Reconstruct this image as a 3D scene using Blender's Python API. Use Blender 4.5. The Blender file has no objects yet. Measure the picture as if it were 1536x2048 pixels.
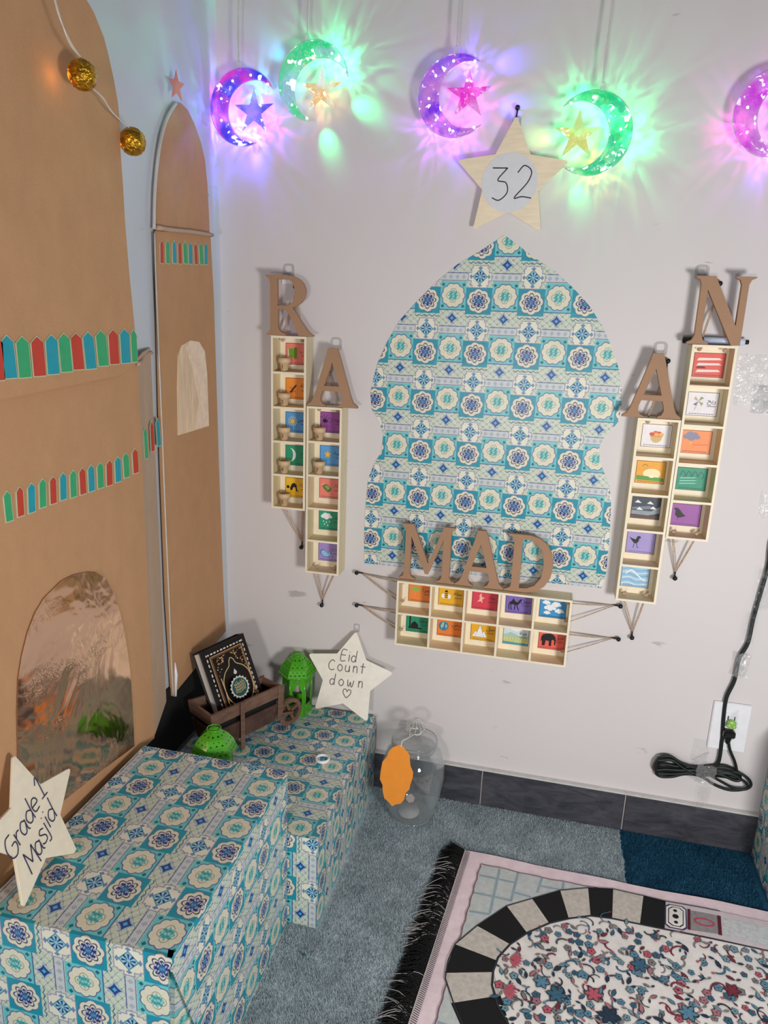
import bpy, bmesh, math, random
import numpy as np
from mathutils import Vector, Matrix
random.seed(7)
SC = bpy.context.scene
COL = SC.collection
PI = math.pi
# ------------------------------------------------------------------ camera
AX = np.array([[0.9727779258943408, 0.09116896699641493, -0.21305240282501148],
               [0.22890721493035793, -0.2347323462355613, 0.9447233524072407],
               [0.03611916175011931, -0.967775255463558, -0.24921167923456866]])
CAM = np.array([0.671, -1.4, 1.0135])
FPX = 1432.1
cd = bpy.data.cameras.new('camera'); cam = bpy.data.objects.new('camera', cd); COL.objects.link(cam)
cd.sensor_fit = 'HORIZONTAL'; cd.sensor_width = 36; cd.lens = FPX / 1536 * 36; cd.clip_start = 0.02
cam.matrix_world = Matrix(((AX[0, 0], -AX[0, 1], -AX[0, 2], CAM[0]), (AX[1, 0], -AX[1, 1], -AX[1, 2], CAM[1]),
                           (AX[2, 0], -AX[2, 1], -AX[2, 2], CAM[2]), (0, 0, 0, 1)))
SC.camera = cam
# ------------------------------------------------------------------ world, lamps, exposure
SC.view_settings.view_transform = 'Standard'; SC.view_settings.look = 'None'
SC.view_settings.exposure = 0.0; SC.view_settings.gamma = 1; SC.view_settings.use_curve_mapping = False
w = bpy.data.worlds.new('world'); SC.world = w; w.use_nodes = True
w.node_tree.nodes['Background'].inputs[0].default_value = (0.86, 0.9, 1.0, 1)
w.node_tree.nodes['Background'].inputs[1].default_value = 0.15
def area(name, loc, target, size, power, col):
    l = bpy.data.lights.new(name, 'AREA'); l.size = size; l.energy = power; l.color = col; l.shape = 'DISK'
    o = bpy.data.objects.new(name, l); COL.objects.link(o); o.location = loc
    o.rotation_euler = (Vector(target) - Vector(loc)).to_track_quat('-Z', 'Y').to_euler(); return o
area('room_lamp', (1.28, -1.36, 0.66), (0.62, 0, 0.72), 0.26, 12.6, (1.0, 0.972, 0.95))
area('room_lamp', (0.50, -2.3, 0.70), (0.4, 0, 0.7), 0.2, 8.0, (1.0, 0.972, 0.95))
# ------------------------------------------------------------------ helpers
def lin(c):
    return tuple(((v / 255) / 12.92 if v / 255 <= 0.04045 else ((v / 255 + 0.055) / 1.055) ** 2.4) for v in c) + (1,)
def ray(px, py):
    return AX @ np.array([(px - 768) / FPX, (py - 1024) / FPX, 1.0])
def at(px, py, axis, val):            # where a line of sight meets the plane axis = val
    r = ray(px, py); t = (val - CAM[axis]) / r[axis]; return Vector(CAM + t * r)
def wallp(px, py, d=0.0): return at(px, py, 1, -d)
def floorp(px, py, z=0.0): return at(px, py, 2, z)
def leftp(px, py, x): return at(px, py, 0, x)
def obj(name, me, parent=None, loc=None):
    o = bpy.data.objects.new(name, me); COL.objects.link(o)
    if parent is not None: o.parent = parent
    return o
def thing(name, label, cat, loc=(0, 0, 0), group=None):
    o = bpy.data.objects.new(name, None); COL.objects.link(o); o.location = loc; o.empty_display_size = 0.02
    tag(o, label, cat, group); return o
def tag(o, label=None, cat=None, group=None, kind=None):
    if label: o['label'] = label
    if cat: o['category'] = cat
    if group: o['group'] = group
    if kind: o['kind'] = kind
    return o
def org(parent):
    v = Vector((0, 0, 0))
    while parent is not None:
        v += Vector(parent.location); parent = parent.parent
    return v
class MB:
    def __init__(s, M=None): s.v = []; s.f = []; s.m = []; s.uv = []; s.sm = []; s.M = M
    def add(s, vs, fs, mi=0, smooth=False, uvs=None):
        b = len(s.v); M = s.M
        for p in vs: s.v.append(tuple(M @ Vector(p)) if M is not None else tuple(p))
        for k, f in enumerate(fs):
            s.f.append([b + i for i in f]); s.m.append(mi); s.sm.append(smooth)
            s.uv.append(uvs[k] if uvs else None)
        return s
    def box(s, lo, hi, mi=0, bev=0.0):
        x0, y0, z0 = lo; x1, y1, z1 = hi
        if bev <= 0:
            vs = [(x0, y0, z0), (x1, y0, z0), (x1, y1, z0), (x0, y1, z0), (x0, y0, z1), (x1, y0, z1), (x1, y1, z1), (x0, y1, z1)]
            return s.add(vs, [(3, 2, 1, 0), (4, 5, 6, 7), (0, 1, 5, 4), (1, 2, 6, 5), (2, 3, 7, 6), (3, 0, 4, 7)], mi)
        b = bev; vs = []; fs = []
        c = [(x0, x1), (y0, y1), (z0, z1)]; idx = {}
        for i in (0, 1):
            for j in (0, 1):
                for k in (0, 1):
                    for a in range(3):
                        p = [c[0][i], c[1][j], c[2][k]]; sg = [1 if t == 0 else -1 for t in (i, j, k)]
                        for q in range(3):
                            if q != a: p[q] += sg[q] * b
                        idx[(i, j, k, a)] = len(vs); vs.append(tuple(p))
        def q(*t): fs.append(t)
        for a in range(3):
            o1, o2 = (a + 1) % 3, (a + 2) % 3
            for s_ in (0, 1):
                r = []
                for (m, n) in ((0, 0), (1, 0), (1, 1), (0, 1)):
                    t = [0, 0, 0]; t[a] = s_; t[o1] = m; t[o2] = n; r.append(idx[(*t, a)])
                fs.append(r if s_ else r[::-1])
        for a in range(3):      # edges along axis a
            o1, o2 = (a + 1) % 3, (a + 2) % 3
            for (m, n) in ((0, 0), (1, 0), (1, 1), (0, 1)):
                t0 = [0, 0, 0]; t0[o1] = m; t0[o2] = n; t1 = list(t0); t1[a] = 1
                fs.append([idx[(*t0, o1)], idx[(*t0, o2)], idx[(*t1, o2)], idx[(*t1, o1)]])
        for i in (0, 1):
            for j in (0, 1):
                for k in (0, 1): fs.append([idx[(i, j, k, 0)], idx[(i, j, k, 1)], idx[(i, j, k, 2)]])
        return s.add(vs, fs, mi)
    def prism(s, pts, d, mi=0, side=None):        # pts 3d loop, d = offset vector to the back
        n = len(pts); d = Vector(d); vs = [tuple(p) for p in pts] + [tuple(Vector(p) + d) for p in pts]
        s.add(vs, [list(range(n)), list(range(2 * n - 1, n - 1, -1))], mi)
        return s.add(vs, [(i, i + n, (i + 1) % n + n, (i + 1) % n) for i in range(n)], mi if side is None else side)
    def poly(s, pts, mi=0, uv=None): return s.add(pts, [list(range(len(pts)))], mi, uvs=[uv] if uv else None)
    def lathe(s, prof, c=(0, 0, 0), n=24, mi=0, smooth=True, rx=1, ry=1):
        vs = []; fs = []
        for (r, z) in prof:
            for k in range(n):
                a = 2 * PI * k / n; vs.append((c[0] + r * rx * math.cos(a), c[1] + r * ry * math.sin(a), c[2] + z))
        for j in range(len(prof) - 1):
            for k in range(n):
                a, b = j * n + k, j * n + (k + 1) % n; fs.append((a, b, b + n, a + n))
        s.add(vs, fs, mi, smooth)
        if prof[0][0] > 1e-6: s.add(vs[:n], [list(range(n))[::-1]], mi)
        if prof[-1][0] > 1e-6: s.add(vs[-n:], [list(range(n))], mi)
        return s
    def tube(s, pts, r, n=8, mi=0, closed=False, flat=1.0, nrm=None, rs=None, caps=True):
        P = [Vector(p) for p in pts]; m = len(P); vs = []; fs = []
        up = Vector(nrm) if nrm is not None else None; prev = None
        for i in range(m):
            if closed: t = P[(i + 1) % m] - P[i - 1]
            else: t = P[min(i + 1, m - 1)] - P[max(i - 1, 0)]
            if t.length < 1e-9: t = Vector((0, 0, 1))
            t.normalize()
            if up is not None: a = up.cross(t)
            else:
                ref = prev if prev is not None else (Vector((0, 0, 1)) if abs(t.z) < .9 else Vector((1, 0, 0)))
                a = ref - t * ref.dot(t) if prev is not None else t.cross(ref)
            if a.length < 1e-6: a = t.orthogonal()
            a.normalize(); b = t.cross(a); b.normalize(); prev = a
            rr = r if rs is None else rs[i]
            for k in range(n):
                th = 2 * PI * k / n; vs.append(tuple(P[i] + a * rr * math.cos(th) + b * rr * flat * math.sin(th)))
        for i in range(m if closed else m - 1):
            for k in range(n):
                j = (i + 1) % m
                fs.append((i * n + k, i * n + (k + 1) % n, j * n + (k + 1) % n, j * n + k))
        if not closed and caps: fs += [list(range(n))[::-1], list(range((m - 1) * n, m * n))]
        return s.add(vs, fs, mi, True)
    def ball(s, c, r, n=14, mi=0, sc=(1, 1, 1)):
        prof = [(max(math.sin(PI * i / n) * r, 1e-7), -math.cos(PI * i / n) * r * sc[2]) for i in range(n + 1)]
        return s.lathe(prof, c, n + 4, mi, True, sc[0], sc[1])
    def build(s, name, mats, parent=None, origin=None, label=None):
        me = bpy.data.meshes.new(name)
        o0 = org(parent) if parent is not None else Vector(origin if origin is not None else (0, 0, 0))
        if s.v:
            V = np.array(s.v) - np.array(o0)
            me.from_pydata(V.tolist(), [], s.f)
        if not isinstance(mats, (list, tuple)): mats = [mats]
        for m in mats: me.materials.append(m)
        me.polygons.foreach_set('material_index', s.m); me.polygons.foreach_set('use_smooth', s.sm)
        if any(u is not None for u in s.uv):
            ul = me.uv_layers.new(name='UVMap').data
            for p, u in zip(me.polygons, s.uv):
                if u:
                    for li, c in zip(p.loop_indices, u): ul[li].uv = c
        me.update()
        o = obj(name, me, parent)
        if parent is None: o.location = o0
        if label: o['label'] = label
        return o
def plane_M(o, u, v):       # local (x,y,z) -> o + x*u + y*v + z*n, n = u x v
    u = Vector(u).normalized(); v = Vector(v); v = (v - u * v.dot(u)).normalized(); n = u.cross(v)
    return Matrix(((u.x, v.x, n.x, o[0]), (u.y, v.y, n.y, o[1]), (u.z, v.z, n.z, o[2]), (0, 0, 0, 1)))
WALLM = lambda x, y, z: plane_M((x, y, z), (1, 0, 0), (0, 0, 1))      # faces the room (-y)
def crv(pts, seg=6, closed=False):       # Catmull-Rom
    P = [Vector(p) for p in pts]; n = len(P); out = []
    if n < 3: return P
    rng = range(n if closed else n - 1)
    for i in rng:
        p0 = P[i - 1] if (closed or i > 0) else P[i] * 2 - P[i + 1]; p1 = P[i]; p2 = P[(i + 1) % n]
        p3 = P[(i + 2) % n] if (closed or i < n - 2) else p2 * 2 - p1
        for k in range(seg):
            t = k / seg
            out.append(0.5 * ((2 * p1) + (p2 - p0) * t + (2 * p0 - 5 * p1 + 4 * p2 - p3) * t * t + (3 * p1 - p0 - 3 * p2 + p3) * t ** 3))
    if not closed: out.append(P[-1])
    return out
def curve_mesh(loops, thick, bevel=0.0, name='c'):     # filled outline with holes -> (verts, faces), front at +z = thick/2
    cu = bpy.data.curves.new(name, 'CURVE'); cu.dimensions = '2D'; cu.fill_mode = 'BOTH'
    cu.extrude = max(thick / 2 - bevel, 0); cu.bevel_depth = bevel; cu.bevel_resolution = 1; cu.offset = -bevel
    for L in loops:
        sp = cu.splines.new('POLY'); sp.points.add(len(L) - 1); sp.use_cyclic_u = True
        for p, q in zip(sp.points, L): p.co = (q[0], q[1], 0, 1)
    o = bpy.data.objects.new(name, cu); me = bpy.data.meshes.new_from_object(o)
    r = ([tuple(v.co) for v in me.vertices], [tuple(p.vertices) for p in me.polygons])
    bpy.data.objects.remove(o); bpy.data.curves.remove(cu); bpy.data.meshes.remove(me); return r
_tc = {}
def text2d(body, size, align='CENTER'):
    k = (body, align)
    if k not in _tc:
        cu = bpy.data.curves.new('t', 'FONT'); cu.body = body; cu.align_x = align; cu.align_y = 'CENTER'; cu.size = 1; cu.resolution_u = 2
        o = bpy.data.objects.new('t', cu); me = bpy.data.meshes.new_from_object(o)
        _tc[k] = ([(v.co.x, v.co.y) for v in me.vertices], [tuple(p.vertices) for p in me.polygons])
        bpy.data.objects.remove(o); bpy.data.curves.remove(cu); bpy.data.meshes.remove(me)
    vs, fs = _tc[k]; return [(x * size, y * size) for x, y in vs], fs
# ------------------------------------------------------------------ materials
class S:                                   # small expression language for math nodes
    nt = None
    def __init__(s, k): s.k = k
def mth(op, *a, clamp=False):
    n = S.nt.nodes.new('ShaderNodeMath'); n.operation = op; n.use_clamp = clamp
    for i, x in enumerate(a):
        if isinstance(x, S): S.nt.links.new(x.k, n.inputs[i])
        else: n.inputs[i].default_value = x
    return S(n.outputs[0])
S.__add__ = lambda a, b: mth('ADD', a, b); S.__radd__ = S.__add__
S.__sub__ = lambda a, b: mth('SUBTRACT', a, b); S.__rsub__ = lambda a, b: mth('SUBTRACT', b, a)
S.__mul__ = lambda a, b: mth('MULTIPLY', a, b); S.__rmul__ = S.__mul__
S.__truediv__ = lambda a, b: mth('DIVIDE', a, b); S.__rtruediv__ = lambda a, b: mth('DIVIDE', b, a)
S.__neg__ = lambda a: mth('MULTIPLY', a, -1.0)
def ab(x): return mth('ABSOLUTE', x)
def fr(x): return mth('FRACT', x)
def cos(x): return mth('COSINE', x)
def sin(x): return mth('SINE', x)
def mx(a, b): return mth('MAXIMUM', a, b)
def mn(a, b): return mth('MINIMUM', a, b)
def below(x, t, w=.008): return mth('MULTIPLY', t - x + w / 2 if isinstance(x, S) or isinstance(t, S) else 0, 1 / w, clamp=True)
def line(x, w=.007): return below(ab(x), w)
def mixc(f, a, b):
    n = S.nt.nodes.new('ShaderNodeMix'); n.data_type = 'RGBA'
    S.nt.links.new(f.k, n.inputs[0]) if isinstance(f, S) else setattr(n.inputs[0], 'default_value', f)
    for i, x in ((6, a), (7, b)):
        if isinstance(x, S): S.nt.links.new(x.k, n.inputs[i])
        else: n.inputs[i].default_value = x if len(x) == 4 else lin(x)
    return S(n.outputs[2])
def newmat(name):
    m = bpy.data.materials.new(name); m.use_nodes = True; S.nt = m.node_tree
    return m, m.node_tree, m.node_tree.nodes['Principled BSDF']
def noise(scale, detail=3, rough=.5, vec=None, dist=0, out='Fac', sc3=None, src='Object'):
    nt = S.nt; n = nt.nodes.new('ShaderNodeTexNoise'); n.inputs['Scale'].default_value = scale
    n.inputs['Detail'].default_value = detail; n.inputs['Roughness'].default_value = rough; n.inputs['Distortion'].default_value = dist
    tc = nt.nodes.new('ShaderNodeTexCoord')
    v = tc.outputs[src]
    if sc3:
        mp = nt.nodes.new('ShaderNodeMapping'); mp.inputs['Scale'].default_value = sc3; nt.links.new(v, mp.inputs[0]); v = mp.outputs[0]
    nt.links.new(v, n.inputs['Vector']); return S(n.outputs[out])
def bump(bs, h, strength=.3, dist=.001):
    n = S.nt.nodes.new('ShaderNodeBump'); n.inputs['Strength'].default_value = strength; n.inputs['Distance'].default_value = dist
    S.nt.links.new(h.k, n.inputs['Height']); S.nt.links.new(n.outputs[0], bs.inputs['Normal'])
def plain(name, col, rough=.5, metal=0, spec=.5, var=0.06, vs=60, bmp=0, bs_=300, bd=.0006, sc3=None, coat=0):
    m, nt, b = newmat(name); c = lin(col)
    d = tuple(max(v * (1 - 2.2 * var), 0) for v in c[:3]) + (1,); e = tuple(min(v * (1 + 1.2 * var), 1) for v in c[:3]) + (1,)
    f = noise(vs, 4, .6, sc3=sc3); f = mth('MULTIPLY', f - .3, 2.5, clamp=True)
    nt.links.new(mixc(f, d, e).k, b.inputs['Base Color'])
    b.inputs['Roughness'].default_value = rough; b.inputs['Metallic'].default_value = metal
    b.inputs['Specular IOR Level'].default_value = spec; b.inputs['Coat Weight'].default_value = coat; b.inputs['Coat Roughness'].default_value = .08
    if bmp: bump(b, noise(bs_, 3, .6, sc3=sc3), bmp, bd)
    return m
def emit(name, col, st):
    m, nt, b = newmat(name); b.inputs['Base Color'].default_value = lin(col)
    b.inputs['Emission Color'].default_value = lin(col); b.inputs['Emission Strength'].default_value = st
    nz = noise(40); nt.links.new((nz * .4 + .2).k, b.inputs['Roughness']); return m
def glassy(name, col=(235, 240, 245), rough=.05, alpha=.25, bmp=0, bs_=80, edge=True, gloss=.45):
    m, nt, b = newmat(name)
    tr = nt.nodes.new('ShaderNodeBsdfTransparent'); gl = nt.nodes.new('ShaderNodeBsdfGlossy'); gl.inputs['Roughness'].default_value = rough
    df = nt.nodes.new('ShaderNodeBsdfDiffuse'); df.inputs[0].default_value = lin(col)
    mx1 = nt.nodes.new('ShaderNodeMixShader'); mx2 = nt.nodes.new('ShaderNodeMixShader')
    lw = nt.nodes.new('ShaderNodeLayerWeight'); lw.inputs[0].default_value = .35
    fac = mth('MULTIPLY', S(lw.outputs['Facing']) * 1.0 + alpha * .5, 1.0, clamp=True) if edge else S(lw.outputs['Fresnel'])
    if bmp:
        n = nt.nodes.new('ShaderNodeBump'); n.inputs['Strength'].default_value = bmp; n.inputs['Distance'].default_value = .002
        nt.links.new(noise(bs_, 3, .6, dist=1.5).k, n.inputs['Height']); nt.links.new(n.outputs[0], gl.inputs['Normal']); nt.links.new(n.outputs[0], lw.inputs['Normal'])
    tr.inputs[0].default_value = (.97, .98, .98, 1)
    nt.links.new(df.outputs[0], mx1.inputs[1]); nt.links.new(gl.outputs[0], mx1.inputs[2]); mx1.inputs[0].default_value = gloss
    nt.links.new((fac * .55 + alpha * .3).k, mx2.inputs[0]); nt.links.new(tr.outputs[0], mx2.inputs[1]); nt.links.new(mx1.outputs[0], mx2.inputs[2])
    nt.links.new(mx2.outputs[0], nt.nodes['Material Output'].inputs[0]); nt.nodes.remove(b); return m
def wrapping_paper():
    m, nt, b = newmat('wrapping_paper')
    tc = nt.nodes.new('ShaderNodeTexCoord'); sp = nt.nodes.new('ShaderNodeSeparateXYZ'); nt.links.new(tc.outputs['UV'], sp.inputs[0])
    u = fr(S(sp.outputs[0])); vd = fr(-S(sp.outputs[1]))
    x1 = u - .25; x2 = u - .75; inA = below(ab(x1), .25, .004)
    LINE = (96, 104, 150); CREAM = (226, 224, 200); AQUA = (112, 200, 204); TEAL = (22, 150, 172); NAVY = (36, 46, 104)
    # band of green cream with line ornament
    fil = line(sin(x1 * 44.0) * .5 + cos(vd * 52.0) * .5, .10)
    col = mixc(fil, (205, 214, 194), (140, 160, 168))
    col = mixc(line(sin(ab(x1) * 30.0 + 1.2) - cos(vd * 34.0) * .8, .12) * .6, col, (236, 238, 228))
    # ---- aqua column
    a = mixc(below(ab(vd - .265), .265, .006), col, AQUA)
    y1 = vd - .265; r1 = mth('SQRT', x1 * x1 + y1 * y1); t1 = mth('ARCTAN2', y1, x1)
    cn = below(ab(ab(x1) - .2) + ab(ab(y1) - .2), .035, .01); a = mixc(cn, a, (20, 110, 120))
    R = ab(cos(t1 * 5.0)) * .026 + .198
    a = mixc(below(r1, R + .018), a, LINE); a = mixc(below(r1, R), a, CREAM)
    pet = line(sin(t1 * 5.0), .12) * below(.115 - r1 * 1.0, 0.0, .01) * below(r1, .2); a = mixc(pet * .5, a, (225, 190, 160))
    R2 = ab(cos(t1 * 2.0)) * .04 + .09; a = mixc(line(r1 - R2, .006) * .8, a, (130, 120, 110))
    str1 = below(sin(x1 * 75.0 + sin(y1 * 60.0) * 1.5) * sin(y1 * 70.0), .1, .3)
    a = mixc(below(r1, ab(cos(t1 * 4.0)) * .03 + .07, .012), a, (140, 214, 204)); a = mixc(below(r1, ab(cos(t1 * 4.0)) * .03 + .075, .012) * str1 * .8, a, (20, 140, 150))
    ys = vd - .69
    ast = mth('POWER', ab(x1), .7) + mth('POWER', ab(ys), .7)
    a = mixc(below(ast, .27, .02), a, (170, 190, 205)); a = mixc(below(ast, .215, .02), a, (28, 70, 140)); a = mixc(below(ast, .11, .03), a, (90, 180, 225))
    a = mixc(line(vd - .535, .009), a, (60, 90, 150)); a = mixc(line(vd - .845, .008), a, (90, 100, 150))
    hb = below(ab(vd - .918), .062, .006)
    hx = fr(x1 * 8.0); hh = mixc(below(ab(hx - .5) + ab(vd - .918) * 7.0, .33, .06), (196, 204, 208), (160, 168, 180))
    hh = mixc(line(sin((x1 + vd) * 110.0), .35) * .7, hh, (236, 238, 236)); a = mixc(hb, a, hh); a = mixc(line(vd - .985, .006), a, (80, 100, 140))
    # ---- teal column
    c = mixc(below(ab(vd - .36), .25, .006), col, TEAL)
    y2 = vd - .36; r2 = mth('SQRT', x2 * x2 + y2 * y2); t2 = mth('ARCTAN2', y2, x2)
    R3 = ab(cos(t2 * 4.0 + .4)) * .028 + .194
    c = mixc(below(r2, R3 + .014), c, LINE); c = mixc(below(r2, R3), c, CREAM)
    zg = line(r2 - (ab(cos(t2 * 4.0)) * .05 + .115), .011); c = mixc(zg, c, (76, 66, 110))
    c = mixc(below(r2, .115, .01), c, (176, 184, 214))
    st2 = below(sin(x2 * 80.0 + sin(y2 * 50.0) * 2.0) * sin(y2 * 90.0), .22, .25)
    c = mixc(below(r2, ab(cos(t2 * 4.0)) * .035 + .09, .01) * st2, c, NAVY); c = mixc(below(r2, .05, .02) * .7, c, (40, 130, 180))
    zz = ab(fr(x2 * 10.0) - .5) * .06
    c = mixc(line(vd - .64 - zz, .008) * below(ab(x2), .24), c, (20, 100, 120))
    y3 = fr(vd - .91 + .5) - .5; ax = ab(x2); ay = ab(y3)
    fin = mx(below(ax, .135) * below(ay, .195), below(ax, .215) * below(ay, .065)); fin = mx(fin, below(ax, .16) * below(ay, .15))
    fo = mx(below(ax, .150) * below(ay, .208), below(ax, .230) * below(ay, .080)); fo = mx(fo, below(ax, .175) * below(ay, .165))
    c = mixc(fo, c, (150, 145, 180)); c = mixc(fin, c, (232, 230, 210))
    fan = below(ab(ay - .16) * 1.6 + ax, .05, .01); c = mixc(fan, c, (110, 140, 180)); fan2 = below(ab(ax - .17) * 1.4 + ay, .045, .01); c = mixc(fan2, c, (110, 140, 180))
    r3 = mth('SQRT', x2 * x2 + y3 * y3); t3 = mth('ARCTAN2', y3, x2)
    c = mixc(below(ax + ay * 1.0, .148, .008), c, (80, 140, 160)); c = mixc(below(ax + ay, .125, .008), c, (150, 205, 222))
    c = mixc(below(r3, .098, .01) * below(-cos(t3 * 8.0), -.1, .3) * below(-r3, -.02, .01), c, (30, 60, 120))
    fin_c = mixc(inA, c, a)
    nt.links.new(fin_c.k, b.inputs['Base Color']); b.inputs['Roughness'].default_value = .34
    bump(b, noise(14, 3, .55, dist=.6), .5, .004); return m
PAPER = wrapping_paper(); PC = .0967
def wallpaint(name, c1, c2):
    m, nt, b = newmat(name)
    base = mixc(noise(3, 2), lin(c1), lin(c2))
    sm = mth('MULTIPLY', noise(9, 4, .55, sc3=(1, 1, 3.2)) - .685, 26, clamp=True) * .55
    s2 = mth('MULTIPLY', noise(23, 2, .5, sc3=(.6, 1, 2.5)) - .755, 30, clamp=True) * .5
    col = mixc(mx(sm, s2), base, lin((150, 144, 146)))
    nt.links.new(col.k, b.inputs['Base Color']); b.inputs['Roughness'].default_value = .55
    bump(b, noise(260, 2, .5), .12, .0006); return m
M_WALL = wallpaint('painted_wall', (216, 210, 209), (222, 217, 217))
M_WALLL = wallpaint('painted_side_wall', (202, 208, 214), (210, 216, 222))
def kraft(name, col, v=.08):
    m, nt, b = newmat(name); c = lin(col)
    f = noise(26, 6, .65, sc3=(1, 1, .6)); g = noise(420, 2, .5)
    f2 = mth('MULTIPLY', f * .7 + g * .5 - .35, 1.6, clamp=True)
    nt.links.new(mixc(f2, tuple(x * (1 - 1.6 * v) for x in c[:3]) + (1,), tuple(min(1, x * (1 + 1.3 * v)) for x in c[:3]) + (1,)).k, b.inputs['Base Color'])
    b.inputs['Roughness'].default_value = .75; b.inputs['Specular IOR Level'].default_value = .25
    bump(b, noise(7, 4, .5, sc3=(1, 1, 2.5)), .35, .004); return m
M_CARD = kraft('kraft_cardboard', (196, 150, 110)); M_CARD2 = kraft('kraft_cardboard_pale', (196, 168, 144))
M_MDF = kraft('fibreboard', (172, 136, 108), .05)
M_WOOD = plain('pale_wood', (236, 218, 184), .5, var=.04, vs=30, sc3=(8, 8, 1.2))
M_WOODE = plain('pale_wood_edge', (246, 234, 208), .5, var=.03, vs=30)
M_WOODS = plain('pale_wood_side', (222, 208, 170), .5, var=.05, vs=24, sc3=(8, 8, 1))
M_STAR = plain('birch_plywood', (244, 228, 198), .45, var=.05, vs=22, sc3=(1, 1, 8))
M_BLACK = plain('black_plastic', (14, 14, 15), .3)
M_TWINE = plain('jute_twine', (200, 172, 146), .8, var=.25, vs=400, bmp=.6, bs_=700)
M_CLEAR = glassy('clear_plastic', (250, 250, 252), .08, .5, gloss=.3)
M_TAPE = glassy('clear_tape', (245, 245, 245), .14, .05, bmp=1.0, bs_=70, gloss=.75)
M_CORD = plain('dark_green_cord', (8, 22, 18), .5)
M_WHITE = plain('white_plastic', (240, 241, 245), .35, var=.02)
M_WIRE = glassy('clear_cord', (236, 230, 224), .2, .9, gloss=.15)
def palette(name, col, rough=.45): return plain(name, col, rough, var=.03)
M_RED = palette('red_paper', (200, 62, 44)); M_GRN = palette('green_paper', (52, 170, 112)); M_BLU = palette('blue_paper', (20, 156, 176)); M_EDGE = palette('pale_paper_edge', (200, 206, 170))
M_INK = plain('black_ink', (30, 30, 40), .5); M_INKB = plain('blue_black_ink', (48, 50, 92), .5); M_PENCIL = plain('grey_ink', (120, 108, 108), .5)
def foil(name, col, sc=22, st=.7, ro=.14):
    m, nt, b = newmat(name); b.inputs['Metallic'].default_value = 1; b.inputs['Roughness'].default_value = ro
    nt.links.new(mixc(noise(8), lin(col), tuple(v * .85 for v in lin(col)[:3]) + (1,)).k, b.inputs['Base Color'])
    h = noise(sc, 3, .5, dist=.8, sc3=(1, 1, .8)) + mth('MULTIPLY', noise(7, 2, sc3=(1, 1, 2)) - .5, 5, clamp=True) * noise(60, 3, .6, dist=2, sc3=(1, 1.6, 1)) * .28
    bump(b, h, st, .01); return m
M_FOIL = foil('copper_foil', (230, 190, 160), 9, .5, .12); M_FOIL2 = plain('champagne_foil', (246, 214, 180), .42, .1, var=.12, vs=12, bmp=.9, bs_=14, bd=.006, sc3=(1, 3, .6))
M_GOLD = plain('gold_filigree', (214, 160, 48), .28, 1, var=.3, vs=120, bmp=1.0, bs_=160, bd=.003)
# ------------------------------------------------------------------ room
def struct(name, mb, mats, kind='structure', label=None):
    o = mb.build(name, mats); o['kind'] = kind
    if label: o['label'] = label
    return o
struct('wall_back', MB().box((-.1, 0, 0), (2.2, .1, 2.5)), M_WALL, label='grey painted wall with scuff marks behind the letters')
struct('wall_left', MB().box((-.1, -2.4, 0), (0, 0, 2.5)), M_WALLL, label='blue-grey side wall behind the cardboard arches')
def carpet(name, c1, c2):
    m, nt, b = newmat(name)
    f = mth('MULTIPLY', noise(420, 3, .7) * .7 + noise(16, 3) * .5 - .32, 2.2, clamp=True)
    nt.links.new(mixc(f, lin(c1), lin(c2)).k, b.inputs['Base Color']); b.inputs['Roughness'].default_value = .95; b.inputs['Specular IOR Level'].default_value = .1
    bump(b, noise(500, 3, .7, dist=1), 1.0, .003); return m
M_CARPET = carpet('blue_grey_carpet', (142, 160, 168), (218, 232, 238)); M_NAVY = carpet('navy_carpet', (20, 62, 96), (60, 120, 152))
fl = struct('floor', MB().box((-.1, -2.4, -.05), (2.2, .1, -.006)), M_CARPET)
jag = [(.896 + .004 * random.uniform(-1, 1), -.006 * k) for k in range(60)]
jag += [(.89, -.42)]
mb = MB(); mb.prism([(-.1 + .1, 0, 0)] + [(x, y, 0) for x, y in jag] + [(.89, -2.4, 0), (0, -2.4, 0)], (0, 0, -.006)); mb.build('carpet_section', M_CARPET, fl, label='light blue-grey carpet')
mb = MB(); mb.prism([(2.2, 0, 0), (2.2, -2.4, 0), (.8915, -2.4, 0)] + [(x + .0005, y, 0) for x, y in jag[::-1]], (0, 0, -.006)); mb.build('carpet_section', M_NAVY, fl, label='dark navy carpet')
# carpet pile: short blades
def pile(name, x0, x1, y0, y1, n, mat, parent, keep):
    rg = np.random.default_rng(3); P = rg.uniform((x0, y0), (x1, y1), (n, 2)); P = P[keep(P)]; n = len(P)
    a = rg.uniform(0, 2 * PI, n); h = rg.uniform(.0025, .0055, n); wd = .0011
    dx = np.cos(a) * wd; dy = np.sin(a) * wd; lx = rg.normal(0, .002, n); ly = rg.normal(0, .002, n)
    V = np.empty((n, 3, 3)); V[:, 0] = np.c_[P[:, 0] - dx, P[:, 1] - dy, np.full(n, -.0005)]; V[:, 1] = np.c_[P[:, 0] + dx, P[:, 1] + dy, np.full(n, -.0005)]
    V[:, 2] = np.c_[P[:, 0] + lx, P[:, 1] + ly, h]
    me = bpy.data.meshes.new(name); me.vertices.add(3 * n); me.vertices.foreach_set('co', V.ravel()); me.loops.add(3 * n)
    me.loops.foreach_set('vertex_index', np.arange(3 * n, dtype=np.int32)); me.polygons.add(n)
    me.polygons.foreach_set('loop_start', np.arange(0, 3 * n, 3, dtype=np.int32)); me.materials.append(mat); me.update(); me.validate()
    o = obj(name, me, parent); o['kind'] = 'stuff'; return o
pile('carpet_pile', .30, .8935, -.9, -.012, 110000, M_CARPET, fl, lambda P: ~((P[:, 0] > .6) & (P[:, 1] < -.18)) & ~((P[:, 0] < .365) & (P[:, 1] > -.42)))
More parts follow.
